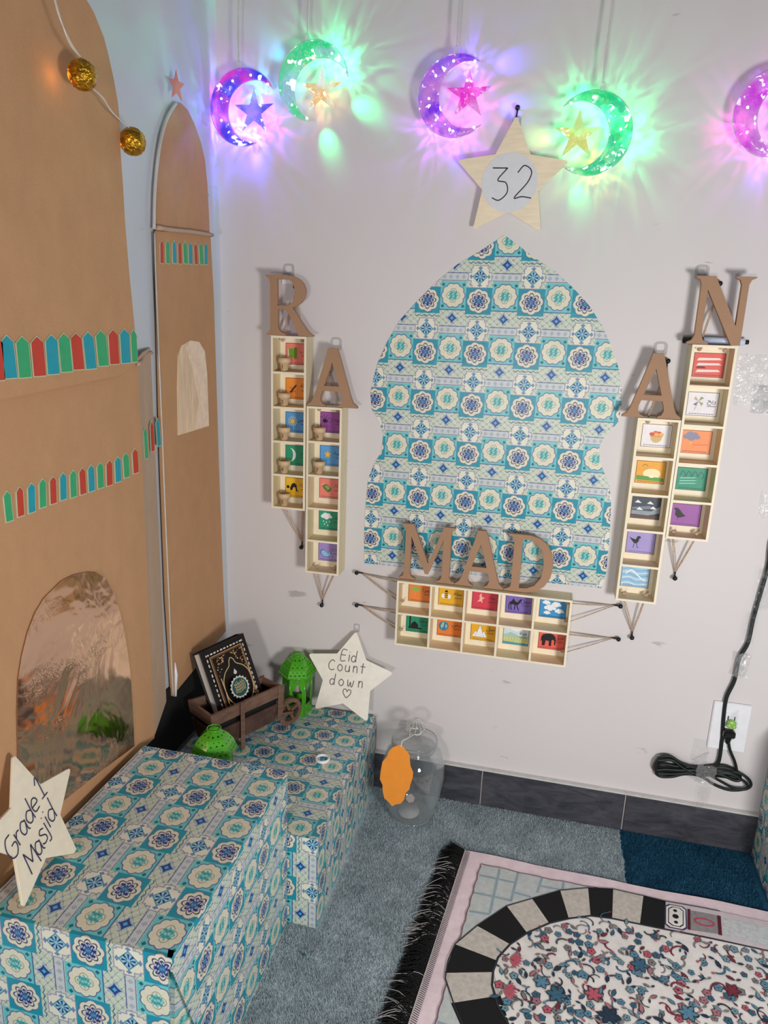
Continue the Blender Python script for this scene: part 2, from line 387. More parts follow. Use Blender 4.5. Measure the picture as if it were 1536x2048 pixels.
pile('carpet_pile', .896, 1.14, -.2, -.012, 16000, M_NAVY, fl, lambda P: P[:, 1] > -.19)
# baseboard of slate tiles
def slate():
    m, nt, b = newmat('slate_tile')
    f = noise(14, 6, .65, sc3=(1, 1, 3), dist=1); nt.links.new(mixc(mth('MULTIPLY', f - .3, 2, clamp=True), lin((40, 42, 50)), lin((92, 92, 100))).k, b.inputs['Base Color'])
    b.inputs['Roughness'].default_value = .5; bump(b, noise(60, 4), .2, .001); return m
M_SLATE = slate()
bb = struct('baseboard_back', MB().box((0, -.006, 0), (2.2, 0, .088)), plain('pale_grout', (200, 192, 188), .8))
for x0, x1 in ((.001, .299), (.302, .598), (.601, .897), (.900, 1.198), (1.201, 1.498), (1.501, 1.8)):
    MB().box((x0, -.0105, .001), (x1, -.004, .0865), bev=.0008).build('tile', M_SLATE, bb)
MB().box((0, -.012, .0875), (2.2, 0, .0915), bev=.0008).build('metal_trim', plain('pale_trim', (214, 212, 210), .3), bb)
bl = struct('baseboard_left', MB().box((0, -2.4, 0), (.006, -.0125, .088)), plain('pale_grout', (200, 192, 188), .8))
for k in range(8): MB().box((.004, -.313 - .3 * k, .001), (.0105, -.014 - .3 * k - .002, .0865), bev=.0008).build('tile', M_SLATE, bl)
# ------------------------------------------------------------------ wrapped boxes
def box_uv(mb, x0, x1, y0, y1, z0, z1, mode, cut=None):
    # top, right, front faces with unfolded paper coordinates
    if mode == 1:      # rows run along y, bands follow x
        T = lambda X, Y: ((Y + .481) / PC + .25, -(.265 + (X - .187) / PC))
    else:              # rows run along x
        T = lambda X, Y: ((X - .223) / PC + .25, -(.265 + (Y + .219) / .092))
    F = []
    def grid(p00, p10, p11, p01, f, n=6):
        for i in range(n):
            for j in range(n):
                q = []
                for a, b_ in ((i, j), (i + 1, j), (i + 1, j + 1), (i, j + 1)):
                    s, t = a / n, b_ / n
                    q.append(Vector(p00) * (1 - s) * (1 - t) + Vector(p10) * s * (1 - t) + Vector(p11) * s * t + Vector(p01) * (1 - s) * t)
                mb.poly(q, 0, [f(p) for p in q])
    grid((x0, y0, z1), (x1, y0, z1), (x1, y1, z1), (x0, y1, z1), lambda p: T(p.x, p.y))
    fr_ = lambda p: T(p.x + (z1 - p.z), p.y)
    if cut is None: grid((x1, y0, z0), (x1, y1, z0), (x1, y1, z1), (x1, y0, z1), fr_)
    else:
        q = [Vector(p) for p in ((x1, cut, z0), (x1, y1, z0), (x1, y1, z1), (x1, y0, z1), (x1, y0, z1 - .02))]; mb.poly(q, 0, [fr_(p) for p in q])
    if mode == 1: ff = lambda p: T(p.x, y0 - (z1 - p.z))
    else: ff = lambda p: ((p.z - .123) / PC + .25, -(.69 + (p.x - .329) / PC))
    xe = x1 if cut is None else x1 - .006
    grid((x0, y0, z0), (xe, y0, z0), (xe, y0, z1), (x0, y0, z1), ff)
    grid((x1, y1, z0), (x0, y1, z0), (x0, y1, z1), (x1, y1, z1), lambda p: T(p.x, y1 + (z1 - p.z)))
    grid((x0, y1, z0), (x0, y0, z0), (x0, y0, z1), (x0, y1, z1), lambda p: T(x0 - (z1 - p.z), p.y))
    mb.poly([(x0, y0, z0), (x0, y1, z0), (x1, y1, z0), (x1, y0, z0)], 0, [(0, 0), (1, 0), (1, 1), (0, 1)])
    if cut is not None:
        q = [Vector(p) for p in ((xe, y0, z1), (xe, y0, z0), (xe - .03, y0 + .05, z0), (xe - .004, y0 + .01, z1))]; mb.poly(q, 0, [(.3 + p.y / PC, p.z / PC) for p in q])
        q = [Vector(p) for p in ((xe - .03, y0 + .05, z0), (x1 - .002, cut + .02, z0), (x1 - .002, y0 + .01, z1), (xe - .004, y0 + .01, z1))]; mb.poly(q, 0, [(.1 + p.y / PC, p.z / PC) for p in q])
        q = [Vector(p) for p in ((xe, y0, z1), (xe - .004, y0 + .01, z1), (x1 - .002, y0 + .01, z1), (x1, y0, z1))]; mb.poly(q, 0, [T(p.x, p.y) for p in q])
        q = [Vector(p) for p in ((xe, y0, z1 - .02), (x1, y0, z1 - .02), (x1, y0, z1), (xe, y0, z1))]; mb.poly(q, 0, [ff(p) for p in q])
    return mb
t = thing('gift_box', 'long low box in turquoise tile-print paper against the wall, holding the toy barrow', 'gift box', (.18, -.21, 0), 'paper wrapped boxes')
box_uv(MB(), .014, .358, -.424, -.014, 0, .181, 2).build('wrapped_carton', PAPER, t)
q = [Vector(p) for p in ((.3215, -.4246, .006), (.3565, -.4246, .004), (.3565, -.4246, .182), (.3215, -.4246, .1815))]
f = lambda p: ((p.z - .123) / PC + .25, -(.69 + (p.x - .329) / PC))
MB().prism(q, (0, -.0006, 0)).add([tuple(v + Vector((0, -.00065, 0))) for v in q], [(0, 1, 2, 3)], 0, uvs=[[f(p) for p in q]]).build('end_sheet', PAPER, t)
t = thing('gift_box', 'tall box in turquoise tile-print paper nearest the camera, beside the foil door', 'gift box', (.18, -.61, 0), 'paper wrapped boxes')
box_uv(MB(), .046, .306, -.80, -.428, 0, .305, 1, cut=-.70).build('wrapped_carton', PAPER, t)
t = thing('gift_box', 'dark shaded box in the same print, cut off by the right edge of the photo', 'gift box', (1.3, -.09, 0), 'paper wrapped boxes')
mb = MB(); box_uv(mb, 1.152, 1.50, -.172, -.014, 0, .30, 2).build('wrapped_carton', PAPER, t)
# ------------------------------------------------------------------ paper arch on the wall
rp = [(800, 28), (870, 80), (960, 150), (1080, 230), (1180, 320), (1270, 420), (1340, 530), (1390, 640), (1430, 760), (1448, 880), (1445, 980), (1430, 1060), (1390, 1110), (1350, 1150), (1325, 1200), (1325, 1270), (1350, 1340), (1380, 1410), (1390, 1500), (1385, 1640), (1372, 1800), (1362, 1900), (1335, 1982)]
lp = [(25, 1845), (22, 1700), (30, 1540), (45, 1380), (80, 1290), (118, 1230), (130, 1130), (100, 1050), (65, 990), (58, 900), (80, 800), (100, 730), (150, 620), (220, 500), (310, 400), (420, 290), (540, 190), (660, 120)]
out = [wallp(720 + x / 2.767, 460 + y / 2.767, .001) for x, y in rp + lp]
uvf = lambda p: ((p.x - .57) / PC + .25, (p.z - 1.077) / PC - .265)
mb = MB(); pp = [Vector((p.x, -.0012, p.z)) for p in out]; pp = pp[::-1]
mb.add(pp, [list(range(len(pp)))[::-1]], 0, uvs=[[uvf(p) for p in pp[::-1]]]); n = len(pp)
mb.add(pp + [Vector((p.x, -.0002, p.z)) for p in pp], [(i, (i + 1) % n, (i + 1) % n + n, i + n) for i in range(n)], 0, uvs=[[(0, 0)] * 4] * n)
o = mb.build('paper_arch', PAPER, origin=(.57, 0, .8)); tag(o, 'arch of turquoise tile-print paper stuck to the grey wall between the letter columns', 'wall decoration')
# ------------------------------------------------------------------ letters
GL = {}
def cropn(pts, x0, y1, h): return [((x - x0) / h, (y1 - y) / h) for x, y in pts]
GL['R'] = (.81, [cropn([(28, 70), (45, 55), (380, 57), (500, 75), (600, 120), (670, 190), (705, 280), (708, 350), (690, 430), (640, 500), (560, 565), (490, 600), (560, 700), (650, 840), (740, 970), (790, 1025), (850, 1050), (840, 1075), (600, 1075), (570, 1010), (500, 850), (420, 700), (385, 650), (360, 635), (245, 632), (245, 930), (270, 990), (330, 1030), (375, 1045), (370, 1075), (50, 1075), (45, 1050), (95, 1020), (115, 960), (110, 200), (95, 130), (60, 100)], 25, 1075, 1020),
                  cropn([(232, 128), (430, 128), (490, 190), (525, 280), (530, 370), (510, 460), (465, 530), (400, 565), (235, 565)], 25, 1075, 1020)])
GL['A'] = (1.0, [[(.40, 1), (.575, 1), (.62, .90), (.86, .2), (.91, .09), (1.0, .03), (1, 0), (.60, 0), (.60, .025), (.67, .055), (.70, .12), (.685, .20), (.655, .27), (.30, .27), (.265, .18), (.265, .11), (.30, .055), (.37, .025), (.37, 0), (0, 0), (0, .03), (.075, .07), (.13, .16), (.37, .88)],
                 [(.33, .36), (.63, .36), (.485, .76)]])
GL['M'] = (1.18, [[(.03, 1), (.27, 1), (.60, .33), (.90, 1), (1.14, 1), (1.14, .97), (1.06, .93), (1.06, .11), (1.10, .055), (1.18, .03), (1.18, 0), (.80, 0), (.80, .03), (.875, .06), (.90, .11), (.90, .76), (.62, .13), (.55, .13), (.23, .78), (.23, .13), (.26, .06), (.34, .03), (.34, 0), (0, 0), (0, .03), (.075, .06), (.105, .13), (.105, .90), (.03, .97)]])
GL['D'] = (.88, [[(0, 1), (.42, 1), (.60, .96), (.75, .86), (.85, .69), (.88, .5), (.85, .3), (.75, .14), (.60, .04), (.42, 0), (0, 0), (0, .03), (.10, .07), (.12, .12), (.12, .88), (.08, .95), (0, .97)],
                 [(.28, .93), (.42, .92), (.56, .86), (.67, .73), (.70, .5), (.67, .28), (.56, .14), (.42, .08), (.28, .07)]])
GL['N'] = (.92, [[(.06, 1), (.31, 1), (.71, .29), (.71, .88), (.68, .95), (.61, .98), (.61, 1), (.92, 1), (.92, .98), (.85, .95), (.82, .88), (.82, 0), (.68, 0), (.215, .80), (.215, .13), (.25, .06), (.33, .03), (.33, 0), (0, 0), (0, .03), (.07, .06), (.105, .13), (.105, .88), (.075, .95), (.02, .975), (.02, 1)]])
def letter(ch, x0, x1, z0, h, yf, label, thick=.010):
    wd, loops = GL[ch]; sx = (x1 - x0) / wd
    vs, fs = curve_mesh([[(x * sx, y * h) for x, y in L] for L in loops], thick, .0006)
    mb = MB(WALLM(x0, yf + thick / 2, z0)); mb.add(vs, fs)
    o = mb.build('wooden_letter', M_MDF, origin=(x0, yf, z0)); tag(o, label, 'letter', 'brown fibreboard capital letters'); return o
letter('R', .113, .213, .9915, .113, -.045, 'brown fibreboard letter R on the far left display column')
letter('A', .201, .304, .8585, .113, -.045, 'brown fibreboard letter A beside the R, on the second column')
letter('M', .399, .514, .5155, .118, -.034, 'brown fibreboard letter M at the left end of the wide display box')
letter('A', .5145, .612, .5155, .118, -.034, 'brown fibreboard letter A between M and D over the wide box')
letter('D', .6135, .704, .5155, .118, -.034, 'brown fibreboard letter D at the right end over the wide box')
letter('A', .797, .8965, .8745, .113, -.045, 'brown fibreboard letter A right of the paper arch, left of the N')
letter('N', .889, .985, 1.0055, .112, -.045, 'brown fibreboard letter N, highest of the letters, at the far right')
# ------------------------------------------------------------------ display boxes
def shelf_box(x0, z0, cols, rows, label, cell=.0688):
    d = .045; t_ = .0042; W = cols * cell + t_; H = rows * cell + t_; wdt = W
    r = thing('display_box', label, 'display box', (x0 + W / 2, -.002, z0), 'pale wooden compartment boxes')
    MB().box((x0 + t_, -.0045, z0 + t_), (x0 + W - t_, -.0012, z0 + H - t_)).build('back_panel', M_WOODE, r)
    for xa in (x0, x0 + W - t_): MB().box((xa, -d, z0), (xa + t_, -.0012, z0 + H), bev=.0004).build('side_panel', M_WOODS, r)
    for za in (z0, z0 + H - t_): MB().box((x0 + t_, -d, za), (x0 + W - t_, -.0012, za + t_), bev=.0004).build('top_panel' if za > z0 else 'bottom_panel', M_WOOD, r)
    for k in range(1, rows): MB().box((x0 + t_, -d + .0006, z0 + k * cell), (x0 + W - t_, -.005, z0 + k * cell + t_), bev=.0004).build('shelf', M_WOOD, r)
    for k in range(1, cols):
        for j in range(rows): MB().box((x0 + k * cell, -d + .0005, z0 + j * cell + t_), (x0 + k * cell + t_, -.005, z0 + (j + 1) * cell), bev=.0003).build('divider', M_WOOD, r)
    mb = MB()      # pale painted front edges
    def fr2(a, b, c, e): mb.box((a, -d - .0004, c), (b, -d + .0002, e))
    fr2(x0, x0 + t_, z0, z0 + H); fr2(x0 + W - t_, x0 + W, z0, z0 + H)
    for k in range(rows + 1): fr2(x0 + t_, x0 + W - t_, z0 + k * cell, z0 + k * cell + t_)
    for k in range(1, cols):
        for j in range(rows): fr2(x0 + k * cell, x0 + k * cell + t_, z0 + j * cell + t_, z0 + (j + 1) * cell)
    mb.build('front_edging', M_WOODE, r)
    return [[(x0 + t_ + c * cell, z0 + t_ + (rows - 1 - k) * cell) for c in range(cols)] for k in range(rows)]
CR = shelf_box(.1255, .6425, 1, 5, 'five-compartment wooden box under the letter R, first four pots and cards inside')
CA = shelf_box(.2005, .5095, 1, 5, 'five-compartment wooden box under the left letter A, whale card at its foot')
CM = shelf_box(.3985, .3725, 5, 2, 'wide ten-compartment wooden box under the letters M, A and D')
C2 = shelf_box(.825, .5255, 1, 5, 'five-compartment wooden box under the right letter A, next to the paper arch')
CN = shelf_box(.899, .6565, 1, 5, 'five-compartment wooden box under the letter N, at the far right')
# ------------------------------------------------------------------ cards
PCOL = {}
def cm(c):
    if c not in PCOL: PCOL[c] = plain('print_%d_%d_%d' % c, c, .5, var=.03)
    return PCOL[c]
K = (16, 14, 18); W_ = (244, 246, 248)
class Art:
    def __init__(s, M, w, h): s.mb = MB(M); s.mats = []; s.w = w; s.h = h; s.z = .0006
    def mi(s, c):
        m = cm(c)
        if m not in s.mats: s.mats.append(m)
        return s.mats.index(m)
    def P(s, pts, c, dz=.00006):
        s.z += dz; s.mb.add([(x * s.w, y * s.w, s.z) for x, y in pts], [list(range(len(pts)))], s.mi(c))
    def el(s, x, y, rx, ry, c, n=16, rot=0):
        s.P([(x + rx * math.cos(2 * PI * k / n) * math.cos(rot) - ry * math.sin(2 * PI * k / n) * math.sin(rot), y + rx * math.cos(2 * PI * k / n) * math.sin(rot) + ry * math.sin(2 * PI * k / n) * math.cos(rot)) for k in range(n)], c)
    def L(s, pts, wd, c, sm=True):
        P = crv([(x, y, 0) for x, y in pts], 4) if (sm and len(pts) > 2) else [Vector((x, y, 0)) for x, y in pts]
        s.z += .00006; mi = s.mi(c); vs = []
        for i, p in enumerate(P):
            t = (P[min(i + 1, len(P) - 1)] - P[max(i - 1, 0)]); t = t.normalized() if t.length > 0 else Vector((1, 0, 0)); nn = Vector((-t.y, t.x, 0)) * wd / 2
            vs += [p + nn, p - nn]
        s.mb.add([(v.x * s.w, v.y * s.w, s.z) for v in vs], [(2 * i + 1, 2 * i + 3, 2 * i + 2, 2 * i) for i in range(len(P) - 1)], mi)
    def T(s, body, x, y, size, c):
        vs, fs = text2d(body, size * s.w); s.z += .00006
        if vs: s.mb.add([(a + x * s.w, b + y * s.w, s.z) for a, b in vs], fs, s.mi(c))
def star_pts(x, y, R, r=.42, n=5, rot=0):
    return [(x + (R if k % 2 == 0 else R * r) * math.sin(PI * k / n + rot), y + (R if k % 2 == 0 else R * r) * math.cos(PI * k / n + rot)) for k in range(2 * n)]
def cloud(a, x, y, s, c):
    for dx, dy, r in ((-.12, 0, .07), (-.04, .05, .085), (.06, .04, .08), (.13, -.005, .06), (0, -.02, .09)): a.el(x + dx * s, y + dy * s, r * s, r * s * .85, c)
def i_book(a):
    a.P([(.14, .3), (.36, .27), (.38, .62), (.12, .60)], (110, 160, 40)); a.P([(.10, .33), (.14, .3), (.12, .60), (.09, .58)], (235, 225, 190)); a.P([(.36, .24), (.46, .24), (.47, .64), (.37, .66)], (120, 130, 40)); a.L([(.37, .2), (.37, .66)], .02, (60, 80, 20))
def i_ant(a):
    a.L([(.2, .25), (.40, .5)], .07, (90, 20, 20), False); a.el(.42, .52, .035, .035, (80, 16, 20))
    for x in (.22, .28, .34): a.L([(x, .38), (x - .06, .46)], .012, K); a.L([(x + .03, .34), (x + .08, .26)], .012, K)
def i_sun(a):
    for k in range(14): a.P([(.3 + .13 * math.cos(k * PI / 7 + e), .45 + .13 * math.sin(k * PI / 7 + e)) for e in (-.12, .12)] + [(.3 + .24 * math.cos(k * PI / 7), .45 + .24 * math.sin(k * PI / 7))], (235, 240, 200))
    a.el(.3, .45, .1, .1, (245, 190, 70))
def i_moon(a):
    o_ = [(.17 + .27 * math.sin(t), .42 + .27 * math.cos(t)) for t in np.linspace(0, PI, 14)]; i_ = [(.17 + .15 * math.sin(t), .42 + .27 * math.cos(t)) for t in np.linspace(PI, 0, 14)]
    a.P(o_ + i_[1:-1], W_)
def i_pray(a):
    a.el(.11, .42, .065, .065, K); a.P([(.2, .4), (.28, .56), (.38, .6), (.47, .52), (.5, .3), (.58, .27), (.46, .25), (.42, .42), (.34, .42), (.28, .28), (.2, .3)], K)
def i_spider(a):
    for k in range(8):
        t = -2.4 + k * .7; a.L([(.2, .46), (.2 + .13 * math.cos(t), .46 + .16 * math.sin(t) + .03), (.2 + .26 * math.cos(t), .46 + .24 * math.sin(t))], .012, (30, 10, 40))
    a.el(.19, .46, .085, .075, K); a.el(.27, .45, .04, .04, K)
def i_star(a): a.P(star_pts(.33, .46, .19), (150, 110, 40)); a.P(star_pts(.33, .46, .165, .45), (250, 200, 80))
def i_zakat(a): a.P([(.12, .5), (.3, .58), (.5, .42), (.46, .3), (.36, .24), (.2, .38)], (80, 110, 50)); a.P([(.2, .48), (.32, .54), (.46, .42), (.36, .32)], (140, 170, 90)); a.P([(.04, .52), (.16, .62), (.24, .58), (.12, .5)], (240, 170, 110))
def i_rain(a):
    cloud(a, .32, .56, 1.25, W_)
    for x, y in ((.2, .36), (.32, .32), (.45, .36), (.24, .24), (.38, .2)): a.el(x, y, .018, .035, W_)
def i_whale(a):
    p = [(.08, .3), (.1, .44), (.2, .48), (.34, .38), (.44, .3), (.5, .44), (.54, .3), (.66, .18), (.5, .22), (.42, .16), (.2, .18)]
    a.P([(x, y) for x, y in p], (60, 80, 160)); a.P([(.33 + (x - .33) * .88, .3 + (y - .3) * .84) for x, y in p], (150, 205, 245)); a.el(.17, .28, .012, .012, K)
def i_tree(a):
    a.P([(.25, .2), (.31, .2), (.3, .5), (.27, .5)], (235, 150, 110))
    for dx, dy in ((-.1, .5), (0, .55), (.1, .5), (.02, .47)): a.el(.28 + dx, dy + .03, .1, .06, (150, 190, 90))
def i_bee(a):
    a.el(.2, .38, .08, .1, W_); a.el(.42, .38, .08, .1, W_); a.el(.31, .44, .07, .17, (240, 190, 60))
    for k in range(4): a.L([(.245, .34 + k * .075), (.375, .34 + k * .075)], .035, K, False)
    a.el(.31, .6, .045, .04, K)
def i_bird2(a): a.P([(.2, .3), (.3, .42), (.28, .58), (.36, .68), (.38, .52), (.5, .5), (.4, .42), (.42, .26), (.34, .34)], (245, 190, 160))
def i_camel(a):
    a.P([(.12, .32), (.16, .46), (.24, .5), (.3, .62), (.37, .5), (.46, .46), (.54, .58), (.64, .62), (.62, .55), (.55, .44), (.48, .36), (.44, .34), (.3, .36), (.2, .38)], K)
    for p in ([(.17, .42), (.13, .28), (.16, .14)], [(.22, .4), (.21, .26), (.25, .13)], [(.38, .38), (.36, .26), (.35, .14)], [(.44, .38), (.46, .26), (.52, .13)]): a.L(p, .035, K)
def i_sky(a):
    for x, y, s in ((.25, .6, .8), (.62, .55, 1.0), (.4, .4, 1.2), (.75, .3, .9), (.3, .2, .7)): cloud(a, x, y, s, W_); 
def i_mosque(a):
    a.P([(.1, .14), (.64, .14), (.64, .2), (.1, .22)], K); a.P([(.2, .2), (.5, .2), (.5, .32), (.42, .42), (.35, .46), (.28, .42), (.2, .32)], K); a.P([(.13, .2), (.19, .2), (.19, .68), (.16, .76), (.13, .68)], K); a.L([(.35, .44), (.35, .52)], .012, K)
def i_globe(a):
    a.el(.26, .42, .2, .2, (50, 130, 170)); a.P([(.2, .56), (.28, .6), (.26, .4), (.18, .3), (.14, .42)], (170, 200, 170)); a.P([(.34, .54), (.42, .44), (.36, .3), (.32, .42)], (160, 190, 190))
def i_mount(a):
    for x, h_, w2 in ((.2, .4, .14), (.52, .42, .14), (.36, .66, .17)): a.P([(x - w2 - .012, .138), (x + w2 + .012, .138), (x, h_ + .02)], (60, 60, 70)); a.P([(x - w2, .15), (x + w2, .15), (x, h_)], W_)
def i_parad(a):
    a.P([(.02, .4), (.98, .35), (.98, .12), (.02, .1)], (210, 215, 150)); a.P([(.02, .4), (.3, .52), (.6, .4), (.98, .42), (.98, .32), (.02, .3)], (170, 205, 190))
    for k in range(8): a.L([(.08 + k * .11, .15), (.14 + k * .11, .3)], .02, (190, 180, 60))
    cloud(a, .5, .68, 1.1, W_); a.P([(.02, .02), (.98, .02), (.98, .1), (.02, .12)], (60, 170, 180))
def i_eleph(a):
    a.P([(.1, .5), (.16, .6), (.3, .64), (.44, .66), (.56, .62), (.64, .52), (.66, .36), (.65, .2), (.6, .2), (.6, .36), (.55, .42), (.5, .38), (.5, .14), (.41, .14), (.4, .34), (.28, .36), (.25, .14), (.14, .14), (.14, .34), (.09, .3)], K)
def i_fruit(a):
    a.P([(.28, .42), (.72, .42), (.66, .24), (.56, .16), (.44, .16), (.34, .24)], (216, 184, 120)); a.el(.5, .42, .23, .05, (200, 150, 80))
    for x, y, c in ((.34, .46, (220, 70, 50)), (.46, .52, (235, 120, 60)), (.58, .5, (220, 60, 60)), (.66, .46, (240, 190, 80)), (.5, .45, (250, 180, 90))): a.el(x, y, .08, .06, c)
def i_rise(a): a.el(.55, .36, .3, .18, (255, 240, 190)); a.P([(.04, .28), (.96, .22), (.96, .1), (.04, .12)], (90, 160, 60)); a.L([(.2, .62), (.3, .68), (.4, .62)], .02, (150, 90, 30)); a.el(.55, .26, .1, .05, (250, 250, 220))
def i_storm(a):
    a.P([(.02, .3), (.7, .3), (.98, .5), (.98, .25), (.6, .14), (.02, .16)], (150, 160, 170)); a.P([(.02, .4), (.6, .5), (.8, .42), (.5, .36), (.02, .34)], (120, 135, 150))
    for x, y in ((.2, .62), (.28, .36), (.62, .6), (.74, .42)): a.P([(x - .1, y - .03), (x, y + .07), (x + .14, y - .04)], W_)
    a.P([(.02, .02), (.98, .02), (.98, .1), (.02, .12)], (120, 80, 60))
def i_bird(a): a.P([(.08, .6), (.14, .54), (.14, .38), (.24, .28), (.34, .3), (.5, .36), (.38, .46), (.28, .58), (.2, .64), (.13, .65)], K); a.L([(.25, .3), (.24, .2)], .014, K)
def i_crow(a):
    a.P([(.08, .6), (.16, .5), (.24, .4), (.34, .36), (.42, .44), (.44, .56), (.5, .6), (.44, .66), (.36, .64), (.32, .52), (.22, .54)], K); a.L([(.28, .4), (.26, .24), (.24, .2)], .02, K); a.L([(.36, .4), (.38, .26), (.44, .2)], .02, K)
def i_wave(a):
    for k in range(6): a.L([(.04, .12 + k * .11), (.3, .17 + k * .11), (.55, .09 + k * .11), (.95, .15 + k * .11)], .03, ((235, 245, 250), (120, 180, 220))[k % 2])
    a.L([(.15, .5), (.35, .66), (.55, .5), (.8, .3), (.95, .3)], .05, W_)
def i_boat_glare(a):
    for y in (.55, .38, .16): a.P([(.1, y), (.9, y + .04), (.8, y + .1), (.16, y + .09)], (250, 232, 226))  # pale bands are glare painted into the card's colours
    a.P([(.1, .3), (.42, .3), (.36, .36), (.14, .36)], (90, 30, 40))
def i_wheel(a):
    for k in range(4):
        t = k * PI / 2 + .5; c, s_ = math.cos(t), math.sin(t); a.P([(.36, .5), (.36 + .2 * c - .02 * s_, .5 + .2 * s_ + .02 * c), (.36 + .13 * c - .11 * s_, .5 + .13 * s_ + .11 * c)], ((150, 150, 120), (190, 175, 130), (110, 110, 140), (180, 160, 90))[k])
    a.L([(.36, .5), (.26, .2)], .03, (190, 190, 190))
def i_ocloud(a): cloud(a, .34, .58, 1.5, (140, 140, 165)); a.P([(.3, .42), (.4, .4), (.34, .34), (.44, .3), (.3, .3)], (250, 180, 40)); a.L([(.4, .3), (.9, .32)], .03, (240, 120, 40))
def i_chain(a):
    for k in range(4): a.L([(.1 + k * .2, .5), (.18 + k * .2, .68), (.28 + k * .2, .52), (.2 + k * .2, .42)], .025, (20, 90, 80))
    for k in range(3): a.P([(.1, .2 + k * .1), (.6, .24 + k * .1), (.7, .28 + k * .1), (.12, .24 + k * .1)], (150, 220, 200))
AR = {'book': '\ufeeb\ufe98\ufb8e', }
def arab(w):       # isolated/initial/medial/final shaping into visual order for the built-in font
    F = {'\u0628': '\ufe8f\ufe91\ufe92\ufe90', '\u062a': '\ufe95\ufe97\ufe98\ufe96', '\u0643': '\ufed9\ufedb\ufedc\ufeda', '\u0627': '\ufe8d\ufe8d\ufe8e\ufe8e', '\u0646': '\ufee5\ufee7\ufee8\ufee6', '\u0645': '\ufee1\ufee3\ufee4\ufee2', '\u0644': '\ufedd\ufedf\ufee0\ufede', '\u0629': '\ufe93\ufe93\ufe94\ufe94', '\u0634': '\ufeb5\ufeb7\ufeb8\ufeb6', '\u0633': '\ufeb1\ufeb3\ufeb4\ufeb2', '\u0642': '\ufed5\ufed7\ufed8\ufed6', '\u0631': '\ufead\ufead\ufeae\ufeae', '\u0635': '\ufeb9\ufebb\ufebc\ufeba', '\u0639': '\ufec9\ufecb\ufecc\ufeca', '\u0648': '\ufeed\ufeed\ufeee\ufeee', '\u062c': '\ufe9d\ufe9f\ufea0\ufe9e', '\u062d': '\ufea1\ufea3\ufea4\ufea2', '\u0632': '\ufeaf\ufeaf\ufeb0\ufeb0', '\u0621': '\ufe80\ufe80\ufe80\ufe80', '\u062f': '\ufea9\ufea9\ufeaa\ufeaa', '\u0636': '\ufebd\ufebf\ufec0\ufebe', '\u0641': '\ufed1\ufed3\ufed4\ufed2', '\u064a': '\ufef1\ufef3\ufef4\ufef2', '\u0623': '\ufe83\ufe83\ufe84\ufe84'}
    non = set('\u0627\u0631\u0648\u0632\u062f\u0623\u0629\u0621'); out_ = []
    for i, ch in enumerate(w):
        pj = i > 0 and w[i - 1] not in non and ch != '\u0621'; nj = i < len(w) - 1 and ch not in non and w[i + 1] != '\u0621'
        out_.append(F[ch][(1 if nj else 0) if not pj else (2 if nj else 3)])
    return ''.join(out_[::-1])
def card(cell, bg, icon, label, word=None, wcol=None, off=None, ink=(60, 40, 60), w=.0525, h=.0425, tilt=0):
    cx_, cz = cell; x = cx_ + (.0065 if off is None else off); z = cz + .0125
    M = WALLM(x, -.0049, z) @ Matrix.Rotation(tilt, 4, 'Z'); a = Art(M, w, h); r = h / w
    a.mb.box((0, 0, 0), (w, h, .0005), a.mi((238, 232, 214)))
    a.P([(.0, .0), (1, .0), (1, r), (0, r)], tuple(int(v * .55) for v in bg)); a.P([(.02, .02), (.98, .02), (.98, r - .02), (.02, r - .02)], bg)
    icon(a)
    if word: a.T(arab(word), .78, .52, .21, ink)
    if word: a.L([(.64, .34), (.92, .34)], .03, tuple(int(b_ * .55 + i_ * .45) for b_, i_ in zip(bg, ink)), False)
    for k in range(9): a.L([(.1 + k * .09, .07), (.165 + k * .09, .07)], .026, tuple(int(b_ * .5 + i_ * .5) for b_, i_ in zip(bg, ink)), False)
    o = a.mb.build('picture_card', a.mats, origin=(x, -.005, z)); tag(o, label, 'card', 'laminated picture word cards'); return o
o1 = .0115
card(CR[0][0], (240, 132, 118), i_book, 'salmon card with a green book, behind the top pot under the R', '\u0643\u062a\u0627\u0628', off=o1)
card(CR[1][0], (246, 150, 54), i_ant, 'orange card with a dark ant, second compartment under the R', '\u0646\u0645\u0644\u0629', off=o1)
card(CR[2][0], (84, 158, 224), i_sun, 'blue card with a yellow-centred white-rayed sun, under the R', '\u0634\u0645\u0633', off=o1)
card(CR[3][0], (38, 156, 116), i_moon, 'green card with a white crescent moon, under the R', '\u0642\u0645\u0631', off=o1)
card(CR[4][0], (244, 192, 40), i_pray, 'yellow card with a black bowing figure, bottom compartment under the R', '\u0635\u0644\u0627\u0629', off=o1)
card(CA[0][0], (156, 78, 164), i_spider, 'deep purple card with a black spider, under the left A', '\u0639\u0646\u0643\u0628\u0648\u062a', off=o1)
card(CA[1][0], (96, 168, 232), i_star, 'light blue card with a yellow star, under the left A', '\u0646\u062c\u0645\u0629', off=o1)
card(CA[2][0], (240, 136, 122), i_zakat, 'salmon card with green banknotes in a hand, under the left A', '\u0632\u0643\u0627\u0629', off=o1)
card(CA[3][0], (44, 156, 124), i_rain, 'green card with a white raining cloud, under the left A', '\u0645\u0627\u0621', off=o1)
card(CA[4][0], (166, 146, 212), i_whale, 'lavender card with a pale blue whale, under the left A', '\u062d\u0648\u062a', off=o1)
card(CM[0][0], (244, 140, 60), i_tree, 'orange card with a green-topped tree, upper left of the wide box', '\u0634\u062c\u0631\u0629', off=.013)
card(CM[0][1], (240, 182, 34), i_bee, 'yellow card with a striped bee, in the wide box', '\u0646\u062d\u0644\u0629', off=.008)
